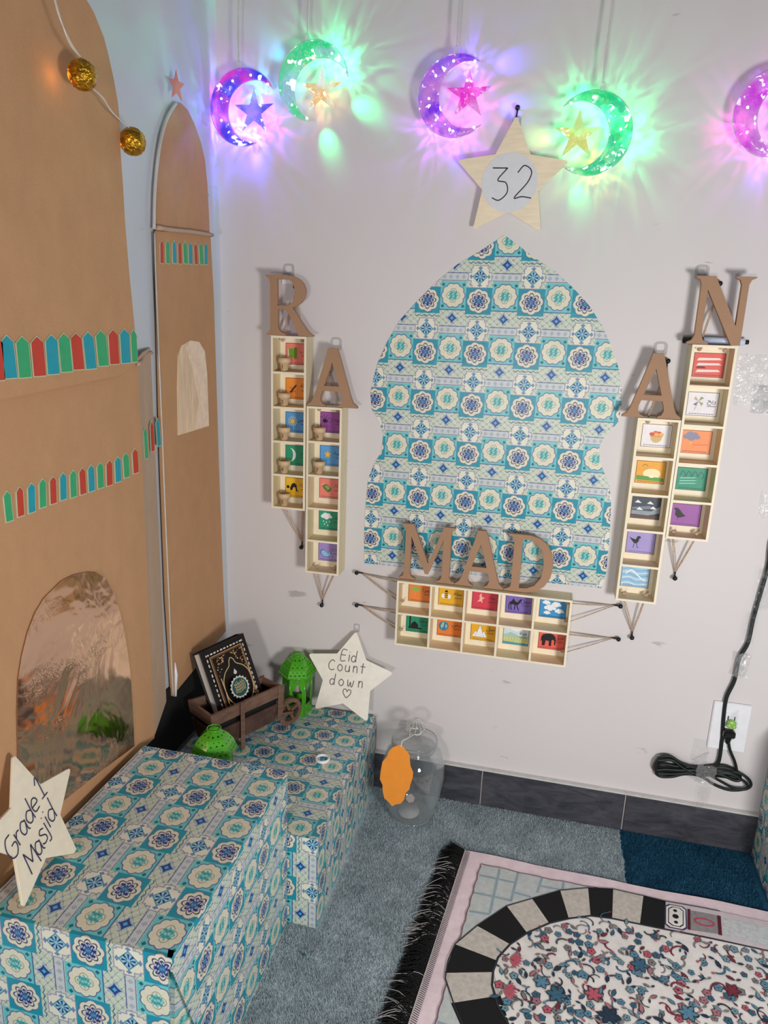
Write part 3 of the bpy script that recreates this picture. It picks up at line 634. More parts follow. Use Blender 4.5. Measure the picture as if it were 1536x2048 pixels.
card(CM[0][2], (220, 62, 84), i_bird2, 'crimson card with a small pale shape, top middle of the wide box', '\u0645\u0627\u0621', off=.009)
card(CM[0][3], (128, 104, 190), i_camel, 'purple card with a black camel, in the wide box', '\u062c\u0645\u0644', off=.009, tilt=.02)
card(CM[0][4], (60, 150, 208), i_sky, 'blue card crowded with white clouds, upper right of the wide box', off=.008)
card(CM[1][0], (34, 150, 112), i_mosque, 'green card with a black minaret and dome, lower left of the wide box', '\u0645\u0633\u062c\u062f', off=.011)
card(CM[1][1], (240, 130, 44), i_globe, 'orange card with a blue globe, lower row of the wide box', '\u0623\u0631\u0636', off=.009)
card(CM[1][2], (240, 180, 30), i_mount, 'yellow card with white mountain peaks, lower row of the wide box', '\u062c\u0628\u0644', off=.011)
card(CM[1][3], (216, 228, 236), i_parad, 'pale landscape card with yellow grass and sky, lower row of the wide box', '\u062c\u0646\u0629', off=.009)
card(CM[1][4], (238, 100, 84), i_eleph, 'coral card with a black elephant, lower right of the wide box', '\u0641\u064a\u0644', off=.012)
card(C2[0][0], (240, 238, 244), i_fruit, 'white card with a bowl of red and yellow fruit, under the right A', off=.010)
card(C2[1][0], (240, 172, 44), i_rise, 'orange card with a sunrise over a green field, under the right A', off=.008)
card(C2[2][0], (60, 70, 84), i_storm, 'dark grey card with a stormy sky and white clouds, under the right A', off=.008)
card(C2[3][0], (170, 156, 216), i_crow, 'lilac card with a black long-legged bird, under the right A', '\u0637'[:0] or None, off=.007)
card(C2[4][0], (160, 204, 236), i_wave, 'pale blue card of sea waves, bottom compartment under the right A', off=.005)
card(CN[0][0], (228, 96, 84), i_boat_glare, 'red card with white glare painted across it, top compartment under the N', off=.008)
card(CN[1][0], (236, 234, 242), i_wheel, 'white card with a brown paper pinwheel, under the N', '\u0631\u064a\u062d', off=.007)
card(CN[2][0], (248, 150, 90), i_ocloud, 'orange card with a grey storm cloud, under the N', off=.005)
card(CN[3][0], (40, 152, 122), i_chain, 'green card with dark looping lines, under the N', off=.007)
card(CN[4][0], (160, 92, 172), i_bird, 'purple card with a black perched bird, bottom compartment under the N', '\u0637'[:0] or None, off=.006)
# ------------------------------------------------------------------ little pots
M_POT = plain('raw_wood_pot', (226, 196, 156), .55, var=.06, vs=60)
potm = None
def pot(cell, num, label):
    global potm
    x = cell[0] + .0185; z = cell[1]; y = -.031; r0 = thing('wooden_pot', label, 'pot', (x, y, z), 'little wooden flower pots')
    if potm is None:
        prof = [(.0001, 0), (.0072, 0), (.0095, .0165), (.0122, .0168), (.0127, .0262), (.0112, .0264), (.0088, .012), (.0001, .011)]
        ob = MB().lathe(prof, (x, y, z), 22).build('pot_body', M_POT, r0); potm = ob.data
    else: obj('pot_body', potm, r0)
    vs, fs = text2d(num, .011); R = .0088
    V = []
    for a, b_ in vs:
        rr = .0072 + (b_ + .0085) / .0165 * .0023 + .00035; th = a / R - .12; V.append((x + rr * math.sin(th), y - rr * math.cos(th), z + .0085 + b_))
    MB().add(V, fs).build('numeral', plain('burnt_brown_ink', (90, 50, 36), .6), r0)
for c_, n_, l_ in ((CR[0][0], '1', 'wooden pot numbered 1, top compartment under the R'), (CR[1][0], '2', 'wooden pot numbered 2, in front of the ant card'), (CR[2][0], '3', 'wooden pot numbered 3, in front of the sun card'), (CR[3][0], '4', 'wooden pot numbered 4, in front of the crescent moon card'), (CR[4][0], '5', 'wooden pot numbered 5, in front of the bowing figure card'), (CA[0][0], '6', 'wooden pot numbered 6, in front of the spider card'), (CA[1][0], '7', 'wooden pot numbered 7, in front of the yellow star card')): pot(c_, n_, l_)
# ------------------------------------------------------------------ pins and twine
def pin(px, py, label, dirx=0, dirz=1, d=.012):
    p = wallp(px, py, d); r = thing('push_pin', label, 'pin', (p.x, 0, p.z), 'black round-headed push pins')
    MB().ball((p.x, -.011, p.z), .0046).build('pin_head', M_BLACK, r)
    mb = MB(); mb.tube([(p.x, .004, p.z), (p.x, -.011, p.z)], .0012); mb.tube([(p.x, -.0065, p.z), (p.x + dirx * .014, -.0045, p.z + dirz * .014)], .0016); mb.build('pin_shank', M_BLACK, r)
    return p
def twine(name_label, p, ends, dirx, dirz, knots):
    r = thing('twine_loop', name_label, 'twine', (p.x, -.006, p.z), 'twine loops tied to the boxes')
    s = Vector((p.x + dirx * .012, -.0065, p.z + dirz * .012))
    for i, e in enumerate(ends):
        e = Vector(e)
        for dlt in (-.0009, .0009):
            m_ = (s + e) / 2 + Vector((dlt * 1.5, -.001, dlt)); MB().tube(crv([s + Vector((dlt, 0, 0)), m_, e + Vector((dlt, dlt, 0))], 5), .0009, 6).build('strand', M_TWINE, r)
    for k in knots: MB().ball(k, .0042, 8, sc=(1, .8, .8)).ball((k[0] + .003, k[1] - .002, k[2] + .003), .0022, 6).build('knot', M_TWINE, r)
yt = -.022
def V_(boxx, zz, px, py, where, up=False):
    p = pin(px, py, 'black push pin holding the twine ' + where, 0, -1 if up else 1)
    sg = 1 if up else -1
    twine('jute twine loop ' + where, p, [(x, yt, zz + sg * .0006) for x in boxx], 0, -1 if up else 1, [(x, yt, zz - sg * (.0042 + .0038)) for x in boxx])
V_((.145, .186), .6425, 602, 1095, 'below the R column'); V_((.219, .258), .5095, 643, 1211, 'below the left A column')
V_((.841, .881), .5255, 1264, 1276, 'below the right A column'); V_((.915, .955), .6565, 1350, 1157, 'below the N column')
V_((.141, .182), .9903, 590, 573, 'behind the letter R', True); V_((.845, .884), .8735, 1336, 722, 'behind the right letter A', True); V_((.915, .957), 1.0047, 1440, 567, 'behind the letter N', True)
V_((.219, .258), .8575, 658, 733, 'behind the left letter A', True)
def H_(bx, zs, px, py, where, sgn):
    p = pin(px, py, 'black push pin holding the twine ' + where, sgn, -.15)
    twine('jute twine loop ' + where, p, [(bx - sgn * .0006, yt, z) for z in zs], sgn, -.15, [(bx + sgn * .008, yt, z) for z in zs])
H_(.3985, (.503, .462), 713, 1146, 'at the upper left of the wide box', 1); H_(.3985, (.434, .398), 713, 1211, 'at the lower left of the wide box', 1)
H_(.7467, (.500, .462), 1241, 1213, 'at the upper right of the wide box', -1); H_(.7467, (.434, .396), 1237, 1279, 'at the lower right of the wide box', -1)
# ------------------------------------------------------------------ stars with handwriting
def rounded_star(R, r=.52, rot=0, rad=.12):
    P = [Vector(((R if k % 2 == 0 else R * r) * math.sin(PI * k / 5 + rot), (R if k % 2 == 0 else R * r) * math.cos(PI * k / 5 + rot))) for k in range(10)]
    out_ = []
    for k, p in enumerate(P):
        if k % 2: out_.append((p.x, p.y)); continue
        a = P[k - 1]; b_ = P[(k + 1) % 10]; e0 = p + (a - p) * rad; e1 = p + (b_ - p) * rad
        for t in (0, .25, .5, .75, 1): q = e0 * (1 - t) ** 2 + p * 2 * t * (1 - t) + e1 * t * t; out_.append((q.x, q.y))
    return out_
HW = {'E': [[(.5, 1), (.05, .95), (.0, 0), (.45, .03)], [(.02, .5), (.42, .52)]], 'i': [[(.1, .6), (.1, 0)], [(.1, .82), (.12, .86)]],
 'd': [[(.42, .45), (.2, .55), (.02, .3), (.12, .03), (.3, .03), (.44, .3)], [(.46, 1.05), (.44, .4), (.46, 0)]], 'C': [[(.55, .8), (.3, .92), (.03, .55), (.1, .12), (.35, 0), (.6, .1)]],
 'o': [[(.25, .6), (.05, .4), (.08, .1), (.28, 0), (.45, .15), (.45, .42), (.25, .6)]], 'u': [[(.05, .58), (.05, .15), (.2, 0), (.38, .12), (.42, .58)], [(.42, .5), (.45, 0)]],
 'n': [[(.05, .6), (.07, 0)], [(.07, .35), (.2, .58), (.38, .5), (.42, 0)]], 't': [[(.2, .95), (.2, .0)], [(0, .62), (.45, .64)]], 'w': [[(.02, .6), (.1, .05), (.22, .1), (.3, .42), (.38, .06), (.5, .05), (.6, .6)]],
 'G': [[(.5, .95), (.2, .9), (.03, .5), (.12, .08), (.4, 0), (.6, .25), (.58, .5), (.35, .48)]], 'r': [[(.05, .6), (.08, 0)], [(.07, .35), (.2, .55), (.35, .55)]],
 'a': [[(.4, .5), (.2, .58), (.03, .32), (.1, .04), (.28, .05), (.42, .4)], [(.42, .55), (.42, .12), (.5, 0)]], 'e': [[(.06, .3), (.42, .34), (.38, .55), (.2, .6), (.04, .35), (.12, .04), (.42, .06)]],
 '1': [[(-.02, .75), (.2, 1), (.2, 0)], [(0, 0), (.42, 0)]], 'M': [[(0, 0), (.08, 1)], [(.08, 1), (.32, .35)], [(.32, .35), (.62, 1)], [(.62, 1), (.68, 0)]],
 's': [[(.4, .55), (.2, .62), (.08, .45), (.35, .25), (.36, .04), (.15, -.03), (.02, .05)]], 'j': [[(.15, .55), (.16, -.25), (-.02, -.32)], [(.15, .78), (.17, .82)]],
 '3': [[(0, .95), (.5, .95)], [(.5, .95), (.2, .58), (.48, .5), (.55, .2), (.3, -.05), (.05, .02)]], '2': [[(.1, .8), (.3, 1.02), (.55, .85), (.45, .5), (.05, .02), (.3, .06), (.62, .02)]],
 '<': [[(.5, .7), (.35, .95), (.1, .9), (.05, .6), (.25, .25), (.5, 0)], [(.5, .7), (.7, .98), (.95, .85), (.9, .5), (.7, .2), (.5, 0)]]}
WID = {'E': .62, 'i': .28, 'd': .62, 'C': .72, 'o': .6, 'u': .62, 'n': .58, 't': .5, 'w': .75, 'G': .78, 'r': .48, 'a': .62, 'e': .56, '1': .55, 'M': .85, 's': .52, 'j': .34, '3': .75, '2': .75, '<': 1, ' ': .3}
def write(mb, txt, x, y, h, z, r=.0007, slope=0, adv=1.0, skew=0):
    for ch in txt:
        if ch in HW:
            for s_ in HW[ch]:
                pts = [(x + (px + skew * py) * h, y + py * h, z) for px, py in s_]; pts = crv(pts, 5) if len(pts) > 2 else pts
                mb.tube(pts, r, 6, flat=.25, nrm=(0, 0, 1))
        x += WID[ch] * h * adv; y += slope * WID[ch] * h * adv
def wstar(M, R, label, mat=M_STAR, r=.52, rot=0):
    t_ = thing('wooden_star', label, 'star sign', tuple(M.translation), 'cut-out wooden star signs')
    vs, fs = curve_mesh([rounded_star(R, r, rot)], .004, .0004)
    mb = MB(M); mb.add(vs, fs); mb.build('star_board', mat, t_); return t_
def hook(p, label, wd=.02, hh=.024, tilt=0):
    M = WALLM(p.x, -.0006, p.z) @ Matrix.Rotation(tilt, 4, 'Z')
    rd = lambda a, b_, rr: [(a * s1 + (-s1) * rr + rr * math.cos(th), b_ * s2 + (-s2) * rr + rr * math.sin(th)) for s1, s2, t0 in ((1, 1, 0), (-1, 1, PI / 2), (-1, -1, PI), (1, -1, 1.5 * PI)) for th in np.linspace(t0, t0 + PI / 2, 4)]
    vs, fs = curve_mesh([rd(wd / 2, hh / 2, wd * .3), [(x * .55, y * .45 + hh * .12) for x, y in rd(wd / 2, hh / 2, wd * .3)]], .0012)
    mb = MB(M); mb.add(vs, fs); mb.tube(crv([(-wd * .25, -hh * .3, .001), (-wd * .25, -hh * .42, .004), (wd * .25, -hh * .42, .004), (wd * .25, -hh * .3, .001)], 3), .0009, 6)
    o = mb.build('plastic_hanger', M_CLEAR, origin=tuple(p)); tag(o, label, 'hanger', 'clear plastic hanger tabs'); return o
M32 = WALLM(.5665, -.022, 1.272) @ Matrix.Rotation(-.02, 4, 'Z') @ Matrix.Rotation(0.06, 4, 'X')
t = wstar(M32, .103, 'plywood star with a round label reading 32, hanging above the paper arch', r=.5)
mb = MB(M32); mb.add([(.0485 * math.cos(a) - .002, .0485 * math.sin(a) - .004, .0024) for a in np.linspace(0, 2 * PI, 48, endpoint=False)], [list(range(48))])
mb.build('round_label', plain('laminated_white_label', (226, 228, 232), .22, var=.02, coat=.4), t)
mb = MB(M32); write(mb, '32', -.033, -.030, .052, .0030, .0009, .02); mb.build('handwriting', M_INK, t)
pin(1035, 215, 'black push pin above the star marked 32', -.1, -1); hook(wallp(1033, 243, .004), 'clear hanger tab at the tip of the 32 star', .016, .02)
n = Vector((-.02, -.93, .36)); u = Vector((.9995, -.029, .0)); 
ME = plane_M((.299, -.044, .281), (.9986, -.02, -.045), (.045, .30, .953))
t = wstar(ME, .102, 'cream star sign reading Eid Count down with a heart, leaning on the low box', plain('cream_star_paper', (253, 248, 234), .4, var=.03), r=.55, rot=.03)
mb = MB(ME)
write(mb, 'Eid', -.021, .034, .024, .0026, .0009, .05, 1.05); write(mb, 'Count', -.046, .010, .0235, .0026, .0009, .06, 1.2); write(mb, 'down', -.038, -.021, .0235, .0026, .0009, .08, 1.36); write(mb, '<', -.006, -.043, .019, .0026, .0009)
mb.build('handwriting', M_PENCIL, t); hook(wallp(713, 1257, .004), 'clear hanger tab behind the tip of the Eid star', .014, .02)
nn = Vector((.9522, .0818, .2944)); C0 = Vector((.0725, -.726, .3785)); u0 = Vector((0, 0, 1)).cross(nn).normalized(); v0 = nn.cross(u0)
MG = plane_M(C0, u0, v0)
t = wstar(MG, .0965, 'cream star sign reading Grade 1 Masjid, leaning on the nearest box', plain('cream_star_board', (240, 228, 204), .45, var=.03), r=.5, rot=.104)
mb = MB(MG @ Matrix.Rotation(.12, 4, 'Z'))
write(mb, 'Grade 1', -.056, -.006, .030, .0026, .0009, .26, .82, .0); write(mb, 'Masjid', -.040, -.043, .030, .0026, .0009, .36, .78, .0)
mb.build('handwriting', M_INKB, t)
for px, py, l_ in ((577, 541, 'clear hanger tab above the letter R'), (672, 688, 'clear hanger tab above the left letter A'), (1321, 698, 'clear hanger tab above the right letter A'), (1404, 545, 'clear hanger tab above the letter N')):
    hook(wallp(px, py, .002), l_, .024, .026)
# white hanger strips seen through the letters
for px, py, w2, h2, tl, l_ in ((578, 562, .030, .011, 0, 'white adhesive strip seen through the bowl of the R'), (1315, 739, .008, .020, -.3, 'white adhesive strip seen through the right letter A'), (1412, 586, .010, .014, 0, 'white adhesive strip seen behind the letter N'), (664, 727, .007, .013, 0, 'white adhesive strip seen through the left letter A')):
    p = wallp(px, py, .002); mb = MB(WALLM(p.x, -.0006, p.z) @ Matrix.Rotation(tl, 4, 'Z')); mb.box((-w2 / 2, -h2 / 2, 0), (w2 / 2, h2 / 2, .0025), bev=.0005)
    tag(mb.build('adhesive_strip', M_WHITE, origin=tuple(p)), l_, 'adhesive strip', 'white adhesive strips')
# marker pen on the N column
t = thing('marker_pen', 'white whiteboard marker with a black cap lying behind the letter N', 'marker', (.93, -.02, 1.009))
MB(Matrix.Translation((.885, -.020, 1.0118)) @ Matrix.Rotation(PI / 2, 4, 'Y')).lathe([(.0001, 0), (.0062, .001), (.0066, .022), (.0066, .034), (.0001, .034)], n=18).build('pen_cap', M_BLACK, t)
MB(Matrix.Translation((.919, -.020, 1.0118)) @ Matrix.Rotation(PI / 2, 4, 'Y')).lathe([(.0001, 0), (.006, 0), (.006, .066), (.005, .068), (.0001, .068)], n=18).build('pen_barrel', plain('pale_blue_plastic', (206, 216, 240), .3), t)
MB(Matrix.Translation((.987, -.020, 1.0118)) @ Matrix.Rotation(PI / 2, 4, 'Y')).lathe([(.0001, 0), (.004, 0), (.004, .006), (.0001, .006)], n=14).build('pen_end', M_BLACK, t)
# ------------------------------------------------------------------ cardboard dome and minaret
XP = .030
t = thing('cardboard_dome', 'large brown cardboard dome cut-out with foil door and coloured paper strips', 'cardboard cut-out', (XP, -.6, .28))
dome_px = [(275, 725), (268, 640), (258, 540), (250, 440), (246, 370), (241, 300), (240, 250), (236, 205), (228, 160), (217, 110), (208, 75), (188, 25), (165, -15)]
dp = [leftp(a, b_, XP + .012) for a, b_ in dome_px]
up_ = [Vector((0, -.60, 1.505)), Vector((0, -.68, 1.575)), Vector((0, -.78, 1.60)), Vector((0, -.90, 1.56)), Vector((0, -1.0, 1.44)), Vector((0, -1.05, 1.2)), Vector((0, -1.06, .9))]
crs = [leftp(240, 751, XP + .012), leftp(120, 775, XP + .012), leftp(0, 800, XP + .012)]
bt = [Vector((0, -1.06, crs[2].z - .01))]
loop = dp + up_ + bt + crs[::-1]
vs, fs = curve_mesh([[(p.y, p.z) for p in loop]], .005)
MB(plane_M((XP + .0095, 0, 0), (0, 1, 0), (0, 0, 1))).add(vs, fs).build('upper_panel', M_CARD, t, label='rounded dome sheet, overlapping the lower sheet')
yf0 = leftp(275, 725, XP).y; yf1 = leftp(309, 1470, XP).y
low = [(XP, leftp(275, 722, XP).y, leftp(275, 722, XP).z), (XP, yf1, .282), (XP, -1.06, .282), (XP, -1.06, crs[2].z + .03)]
MB().prism(low, (-.004, 0, 0)).build('lower_panel', M_CARD, t)
ft = [(XP, low[0][1], low[0][2] + .004), (XP - .001, yf1, .283), (.006, yf1 + .085, .305), (.006, low[0][1] + .080, low[0][2] + .018), (.016, low[0][1] + .04, low[0][2] + .012)]
MB().prism(ft, (-.003, .001, 0)).build('side_flap', M_CARD2, t, label='paler folded side flap')
MB().tube(crv([leftp(276, 728, XP + .004), (XP - .006, low[0][1] + .02, low[0][2] - .002), (.013, low[0][1] + .045, low[0][2] + .004), (.008, low[0][1] + .078, low[0][2] + .010)], 5), .0035, 8).build('torn_edge', M_CARD2, t)
def foilp(px_list, x, mat, parent, sub=None):
    pts = [leftp(a, b_, x) for a, b_ in px_list]; pts = [Vector((x, p.y, max(p.z, .286))) for p in pts]
    MB().prism(pts, (-.001, 0, 0)).build('foil_opening', mat, parent)
s = 1 / 3.4133
door = [(600, 150), (655, 152), (720, 190), (780, 300), (820, 430), (850, 560), (872, 700), (892, 850), (905, 1050), (918, 1340), (700, 1500), (450, 1700), (125, 2000), (125, 1600), (122, 1300), (118, 1100), (125, 880), (150, 720), (190, 560), (240, 430), (300, 330), (420, 210), (500, 170)]
foilp([(x * s, 1100 + y * s) for x, y in door], XP + .0025, M_FOIL, t)
def strip(tip, bc, wd, mat, x, parent, ox=0, oy=0, sc=1.0):
    T_ = leftp(ox + tip[0] * sc, oy + tip[1] * sc, x); B = leftp(ox + bc[0] * sc, oy + bc[1] * sc, x)
    dyp = (leftp(ox + (bc[0] + wd / 2) * sc, oy + bc[1] * sc, x).y - leftp(ox + (bc[0] - wd / 2) * sc, oy + bc[1] * sc, x).y) / 2
    L = T_.z - B.z; dy = T_.y - B.y; sh = B.z + L * .83
    def ring(e, xx): return [(xx, B.y - dyp + e, B.z + e), (xx, B.y + dyp - e, B.z + e), (xx, B.y + dyp - e + dy * .83, sh), (xx, T_.y, T_.z - e * 1.2), (xx, B.y - dyp + e + dy * .83, sh)]
    mb = MB(); mb.prism(ring(0, x), (-.0012, 0, 0), 1); mb.add(ring(min(.0012, dyp * .18), x + .0003), [list(range(5))], 0)
    mb.build('paper_strip', [mat, M_EDGE], parent)
r1 = [((-25, 240), (-8, 556), 90, 'R'), ((42, 235), (78, 540), 92, 'B'), ((148, 243), (175, 535), 90, 'G'), ((250, 243), (275, 525), 90, 'R'), ((348, 232), (368, 512), 86, 'B'), ((433, 222), (458, 496), 82, 'G'), ((515, 220), (540, 480), 80, 'R'), ((598, 213), (625, 475), 76, 'B'), ((685, 202), (708, 455), 73, 'G'), ((770, 197), (785, 443), 69, 'R'), ((848, 192), (862, 435), 66, 'B'), ((910, 195), (922, 428), 42, 'G')]
r2 = [((45, 1300), (68, 1515), 56, 'G'), ((133, 1270), (145, 1480), 52, 'R'), ((213, 1245), (220, 1455), 55, 'B'), ((290, 1215), (295, 1420), 52, 'G'), ((360, 1200), (367, 1395), 50, 'R'), ((430, 1175), (435, 1368), 50, 'B'), ((498, 1157), (504, 1350), 48, 'G'), ((560, 1142), (570, 1330), 48, 'R'), ((620, 1122), (628, 1310), 47, 'B'), ((683, 1105), (690, 1288), 46, 'G'), ((745, 1090), (750, 1270), 45, 'R'), ((803, 1067), (810, 1245), 44, 'B'), ((857, 1040), (868, 1215), 42, 'G'), ((920, 1012), (930, 1185), 40, 'R')]
r3 = [((990, 868), (1002, 1085), 24, 'G'), ((1035, 825), (1045, 1035), 26, 'R'), ((1075, 805), (1088, 1000), 26, 'B')]
MC = {'R': M_RED, 'G': M_GRN, 'B': M_BLU}
for a_, b_, w_, c_ in r1: strip(a_, b_, w_, MC[c_], XP + .0136, t, 0, 600, s)
for a_, b_, w_, c_ in r2: strip(a_, b_, w_, MC[c_], XP + .0014, t, 0, 600, s)
for a_, b_, w_, c_ in r3:      # on the slanting flap
    k = {990: .30, 1035: .58, 1075: .84}[a_[0]]; xx = XP * (1 - k) + .006 * k + .0018; strip(a_, b_, w_, MC[c_], xx, t, 0, 600, s)
# minaret
XT = .009
t = thing('cardboard_minaret', 'narrow brown cardboard tower with a pointed dome, beside the room corner', 'cardboard cut-out', (XT, -.17, .33))
shaft = [leftp(a, b_, XT) for a, b_ in ((313, 462), (421, 470), (428, 600), (437, 900), (447, 1180), (452, 1262), (345, 1392), (333, 1200), (322, 900), (316, 650))]
MB().prism([(XT, p.y, p.z) for p in shaft], (-.004, 0, 0)).build('shaft_panel', M_CARD, t)
cap = [leftp(a, b_, XT - .002) for a, b_ in ((315, 470), (313, 420), (315, 360), (320, 310), (328, 265), (340, 230), (352, 208), (362, 206), (376, 220), (390, 250), (402, 285), (410, 320), (415, 370), (418, 430), (420, 478))]
MB().prism([(XT - .002, p.y, p.z) for p in cap], (-.003, 0, 0)).build('dome_panel', M_CARD, t)
edge = [leftp(a, b_, XT + .001) for a, b_ in ((352, 206), (338, 228), (326, 260), (318, 300), (312, 350), (309, 400), (308, 458))]
M_PIPE = plain('pale_edging', (206, 204, 198), .5, var=.04)
MB().tube(crv(edge, 5), .0028, 8).build('edge_piping', M_PIPE, t, label='pale rounded edging of the small dome')
e2 = [leftp(a, b_, XT + .0005) for a, b_ in ((309, 466), (311, 540), (314, 620), (318, 720), (324, 860), (331, 1040), (338, 1200), (343, 1330), (347, 1392))]
MB().tube(crv(e2, 4), .0013, 6).build('cut_edge', M_PIPE, t)
MB().tube([leftp(350, 1325, XT + .002), leftp(352, 1350, XT + .003), leftp(351, 1392, XT + .002)], .003, 8, rs=[.001, .0035, .0025]).build('glue_blob', M_WHITE, t)
lip = [leftp(a, b_, XT + .003) for a, b_ in ((314, 455), (345, 460), (385, 464), (422, 470))]
MB().tube(crv(lip, 4), .0065, 10, flat=.6).build('rolled_lip', M_CARD2, t)
s4 = 1 / 4.6545
for a_, b_, w_, c_ in [((390, 1672), (392, 1898), 36, 'R'), ((443, 1675), (448, 1900), 38, 'G'), ((505, 1678), (510, 1898), 37, 'B'), ((555, 1685), (560, 1902), 35, 'R'), ((603, 1685), (613, 1902), 37, 'G'), ((655, 1695), (658, 1905), 36, 'B'), ((702, 1702), (710, 1908), 33, 'R'), ((750, 1700), (762, 1908), 36, 'G'), ((800, 1702), (802, 1908), 33, 'B')]:
    strip(a_, b_, w_, MC[c_], XT + .0014, t, 240, 120, s4)
win = [(1300, 275), (1360, 285), (1400, 350), (1415, 500), (1428, 860), (1215, 925), (1210, 600), (1215, 380), (1240, 310)]
pts = [leftp(x * s, 600 + y * s, XT + .0013) for x, y in win]; MB().prism(pts, (-.001, 0, 0)).build('foil_window', M_FOIL2, t)
pts = [leftp(x * s, 600 + y * s, XT + .0018) for x, y in [(1300, 277), (1358, 287), (1398, 352), (1413, 500), (1426, 858), (1330, 885), (1360, 700), (1320, 480), (1270, 330)]]; MB().prism(pts, (-.0004, 0, 0)).build('foil_fold', plain('pale_foil_backing', (250, 224, 196), .4, .0), t)
sp_ = leftp(353, 172, .02); M_ = plane_M((.020, sp_.y, sp_.z), (.35, .94, 0), (0, 0, 1))
vs, fs = curve_mesh([[(x * .75, y) for x, y in star_pts(0, 0, .024, .42)]], .001); mb = MB(M_); mb.add(vs, fs)
mb.build('topper_star', plain('pink_foil', (226, 130, 130), .3, .2), t, label='small pink foil star on the dome tip')
# ------------------------------------------------------------------ gold ball string
p1 = leftp(165, 150, .078); p2 = leftp(265, 283, .052)
t = thing('ball_light_string', 'clear wire with two gold mesh balls hanging over the cardboard dome', 'string lights', tuple(p1))
def dep(p): return (AX.T @ (np.array(p) - CAM))[2]
for p, rp_ in ((p1, 28.5), (p2, 26)):
    r_ = rp_ / FPX * dep(p); mb = MB()
    # hammered mesh ball
    nl, nm = 22, 26; vs = []; fs = []
    for i in range(nl + 1):
        for j in range(nm):
            th = PI * i / nl; ph = 2 * PI * j / nm + (i % 2) * PI / nm; rr = r_ * (1 + .03 * random.uniform(-1, 1))
            vs.append((p.x + rr * math.sin(th) * math.cos(ph), p.y + rr * math.sin(th) * math.sin(ph), p.z + rr * math.cos(th)))
    for i in range(nl):
        for j in range(nm): fs.append((i * nm + j, i * nm + (j + 1) % nm, (i + 1) * nm + (j + 1) % nm, (i + 1) * nm + j))
    mb.add(vs, fs); mb.build('gold_ball', M_GOLD, t)
    l = bpy.data.lights.new('ball_glow', 'POINT'); l.energy = .010; l.color = (1, .45, .08); l.shadow_soft_size = .01
    lo = bpy.data.objects.new('ball_glow', l); COL.objects.link(lo); lo.parent = t; lo.location = Vector((p.x - r_ - .004, p.y - r_ * .6, p.z - r_ * .2)) - p1
pA = leftp(100, -40, .075); mb = MB()
for dl in (-.0009, .0009): mb.tube(crv([pA, leftp(118, 30, .077) + Vector((0, dl, 0)), leftp(140, 85, .078) - Vector((0, dl, dl)), p1 + Vector((0, 0, .018))], 6), .0009, 6)
for dl in (-.0009, .0009): mb.tube(crv([p1 + Vector((0, .012, -.008)), leftp(205, 195, .070) + Vector((0, dl, 0)), leftp(225, 225, .064) - Vector((0, dl, 0)), p2 + Vector((0, -.003, .015))], 6), .0009, 6)
mb.build('wire', M_WIRE, t)
# ------------------------------------------------------------------ crescent lamps
def lamp_plastic(name, cA, cB, cC, seed, st):
    m, nt, b = newmat(name)
    n1 = noise(26, 2, .5, sc3=(1, 1, 1)); n1n = n1.k.node; n1n.noise_dimensions = '4D'; n1n.inputs['W'].default_value = seed
    n2 = noise(120, 3, .6, dist=1.5); n2.k.node.noise_dimensions = '4D'; n2.k.node.inputs['W'].default_value = seed + 3
    n3 = noise(55, 2, .5, dist=.8); n3.k.node.noise_dimensions = '4D'; n3.k.node.inputs['W'].default_value = seed + 8
    f = mth('MULTIPLY', n1 - .42, 7, clamp=True); col = mixc(f, lin(cA), lin(cB))
    f2 = mth('MULTIPLY', n2 - .52, 6, clamp=True); col = mixc(f2 * .28, col, lin(cC))
    hot = mth('MULTIPLY', n3 - .62, 16, clamp=True); col = mixc(hot, col, (1, 1, 1, 1))
    em = nt.nodes.new('ShaderNodeEmission'); nt.links.new(col.k, em.inputs[0]); nt.links.new((hot * 3.0 + st).k, em.inputs[1])
    gl = nt.nodes.new('ShaderNodeBsdfGlossy'); gl.inputs['Roughness'].default_value = .08
    bp = nt.nodes.new('ShaderNodeBump'); bp.inputs['Strength'].default_value = 1; bp.inputs['Distance'].default_value = .002; nt.links.new(n2.k, bp.inputs['Height']); nt.links.new(bp.outputs[0], gl.inputs['Normal'])
    tr = nt.nodes.new('ShaderNodeBsdfTransparent')
    a1 = nt.nodes.new('ShaderNodeMixShader'); a2 = nt.nodes.new('ShaderNodeMixShader'); a1.inputs[0].default_value = .12
    nt.links.new(em.outputs[0], a1.inputs[1]); nt.links.new(gl.outputs[0], a1.inputs[2])
    n4 = noise(30, 2); n4.k.node.noise_dimensions = '4D'; n4.k.node.inputs['W'].default_value = seed + 5
    cov = mth('MULTIPLY', (n4 - .40) * 5.0 + hot, 1.0, clamp=True) * .55 + .42
    nt.links.new(cov.k, a2.inputs[0]); nt.links.new(tr.outputs[0], a2.inputs[1]); nt.links.new(a1.outputs[0], a2.inputs[2])
    nt.links.new(a2.outputs[0], nt.nodes['Material Output'].inputs[0]); nt.nodes.remove(b); return m
def patterned(l, seed, sc=2.6, lo=.46, gain=6.0):      # light thrown through hammered plastic: uneven streaks
    l.use_nodes = True; nt = l.node_tree; S.nt = nt; em = nt.nodes['Emission']
    tc = nt.nodes.new('ShaderNodeTexCoord'); n = nt.nodes.new('ShaderNodeTexNoise'); n.noise_dimensions = '4D'; n.inputs['W'].default_value = seed
    n.inputs['Scale'].default_value = sc; n.inputs['Detail'].default_value = 3; n.inputs['Distortion'].default_value = 1.3
    nt.links.new(tc.outputs['Normal'], n.inputs['Vector'])
    f = mth('MULTIPLY', S(n.outputs['Fac']) - lo, gain, clamp=True) * 1.75 + .16
    nt.links.new(f.k, em.inputs['Strength'])
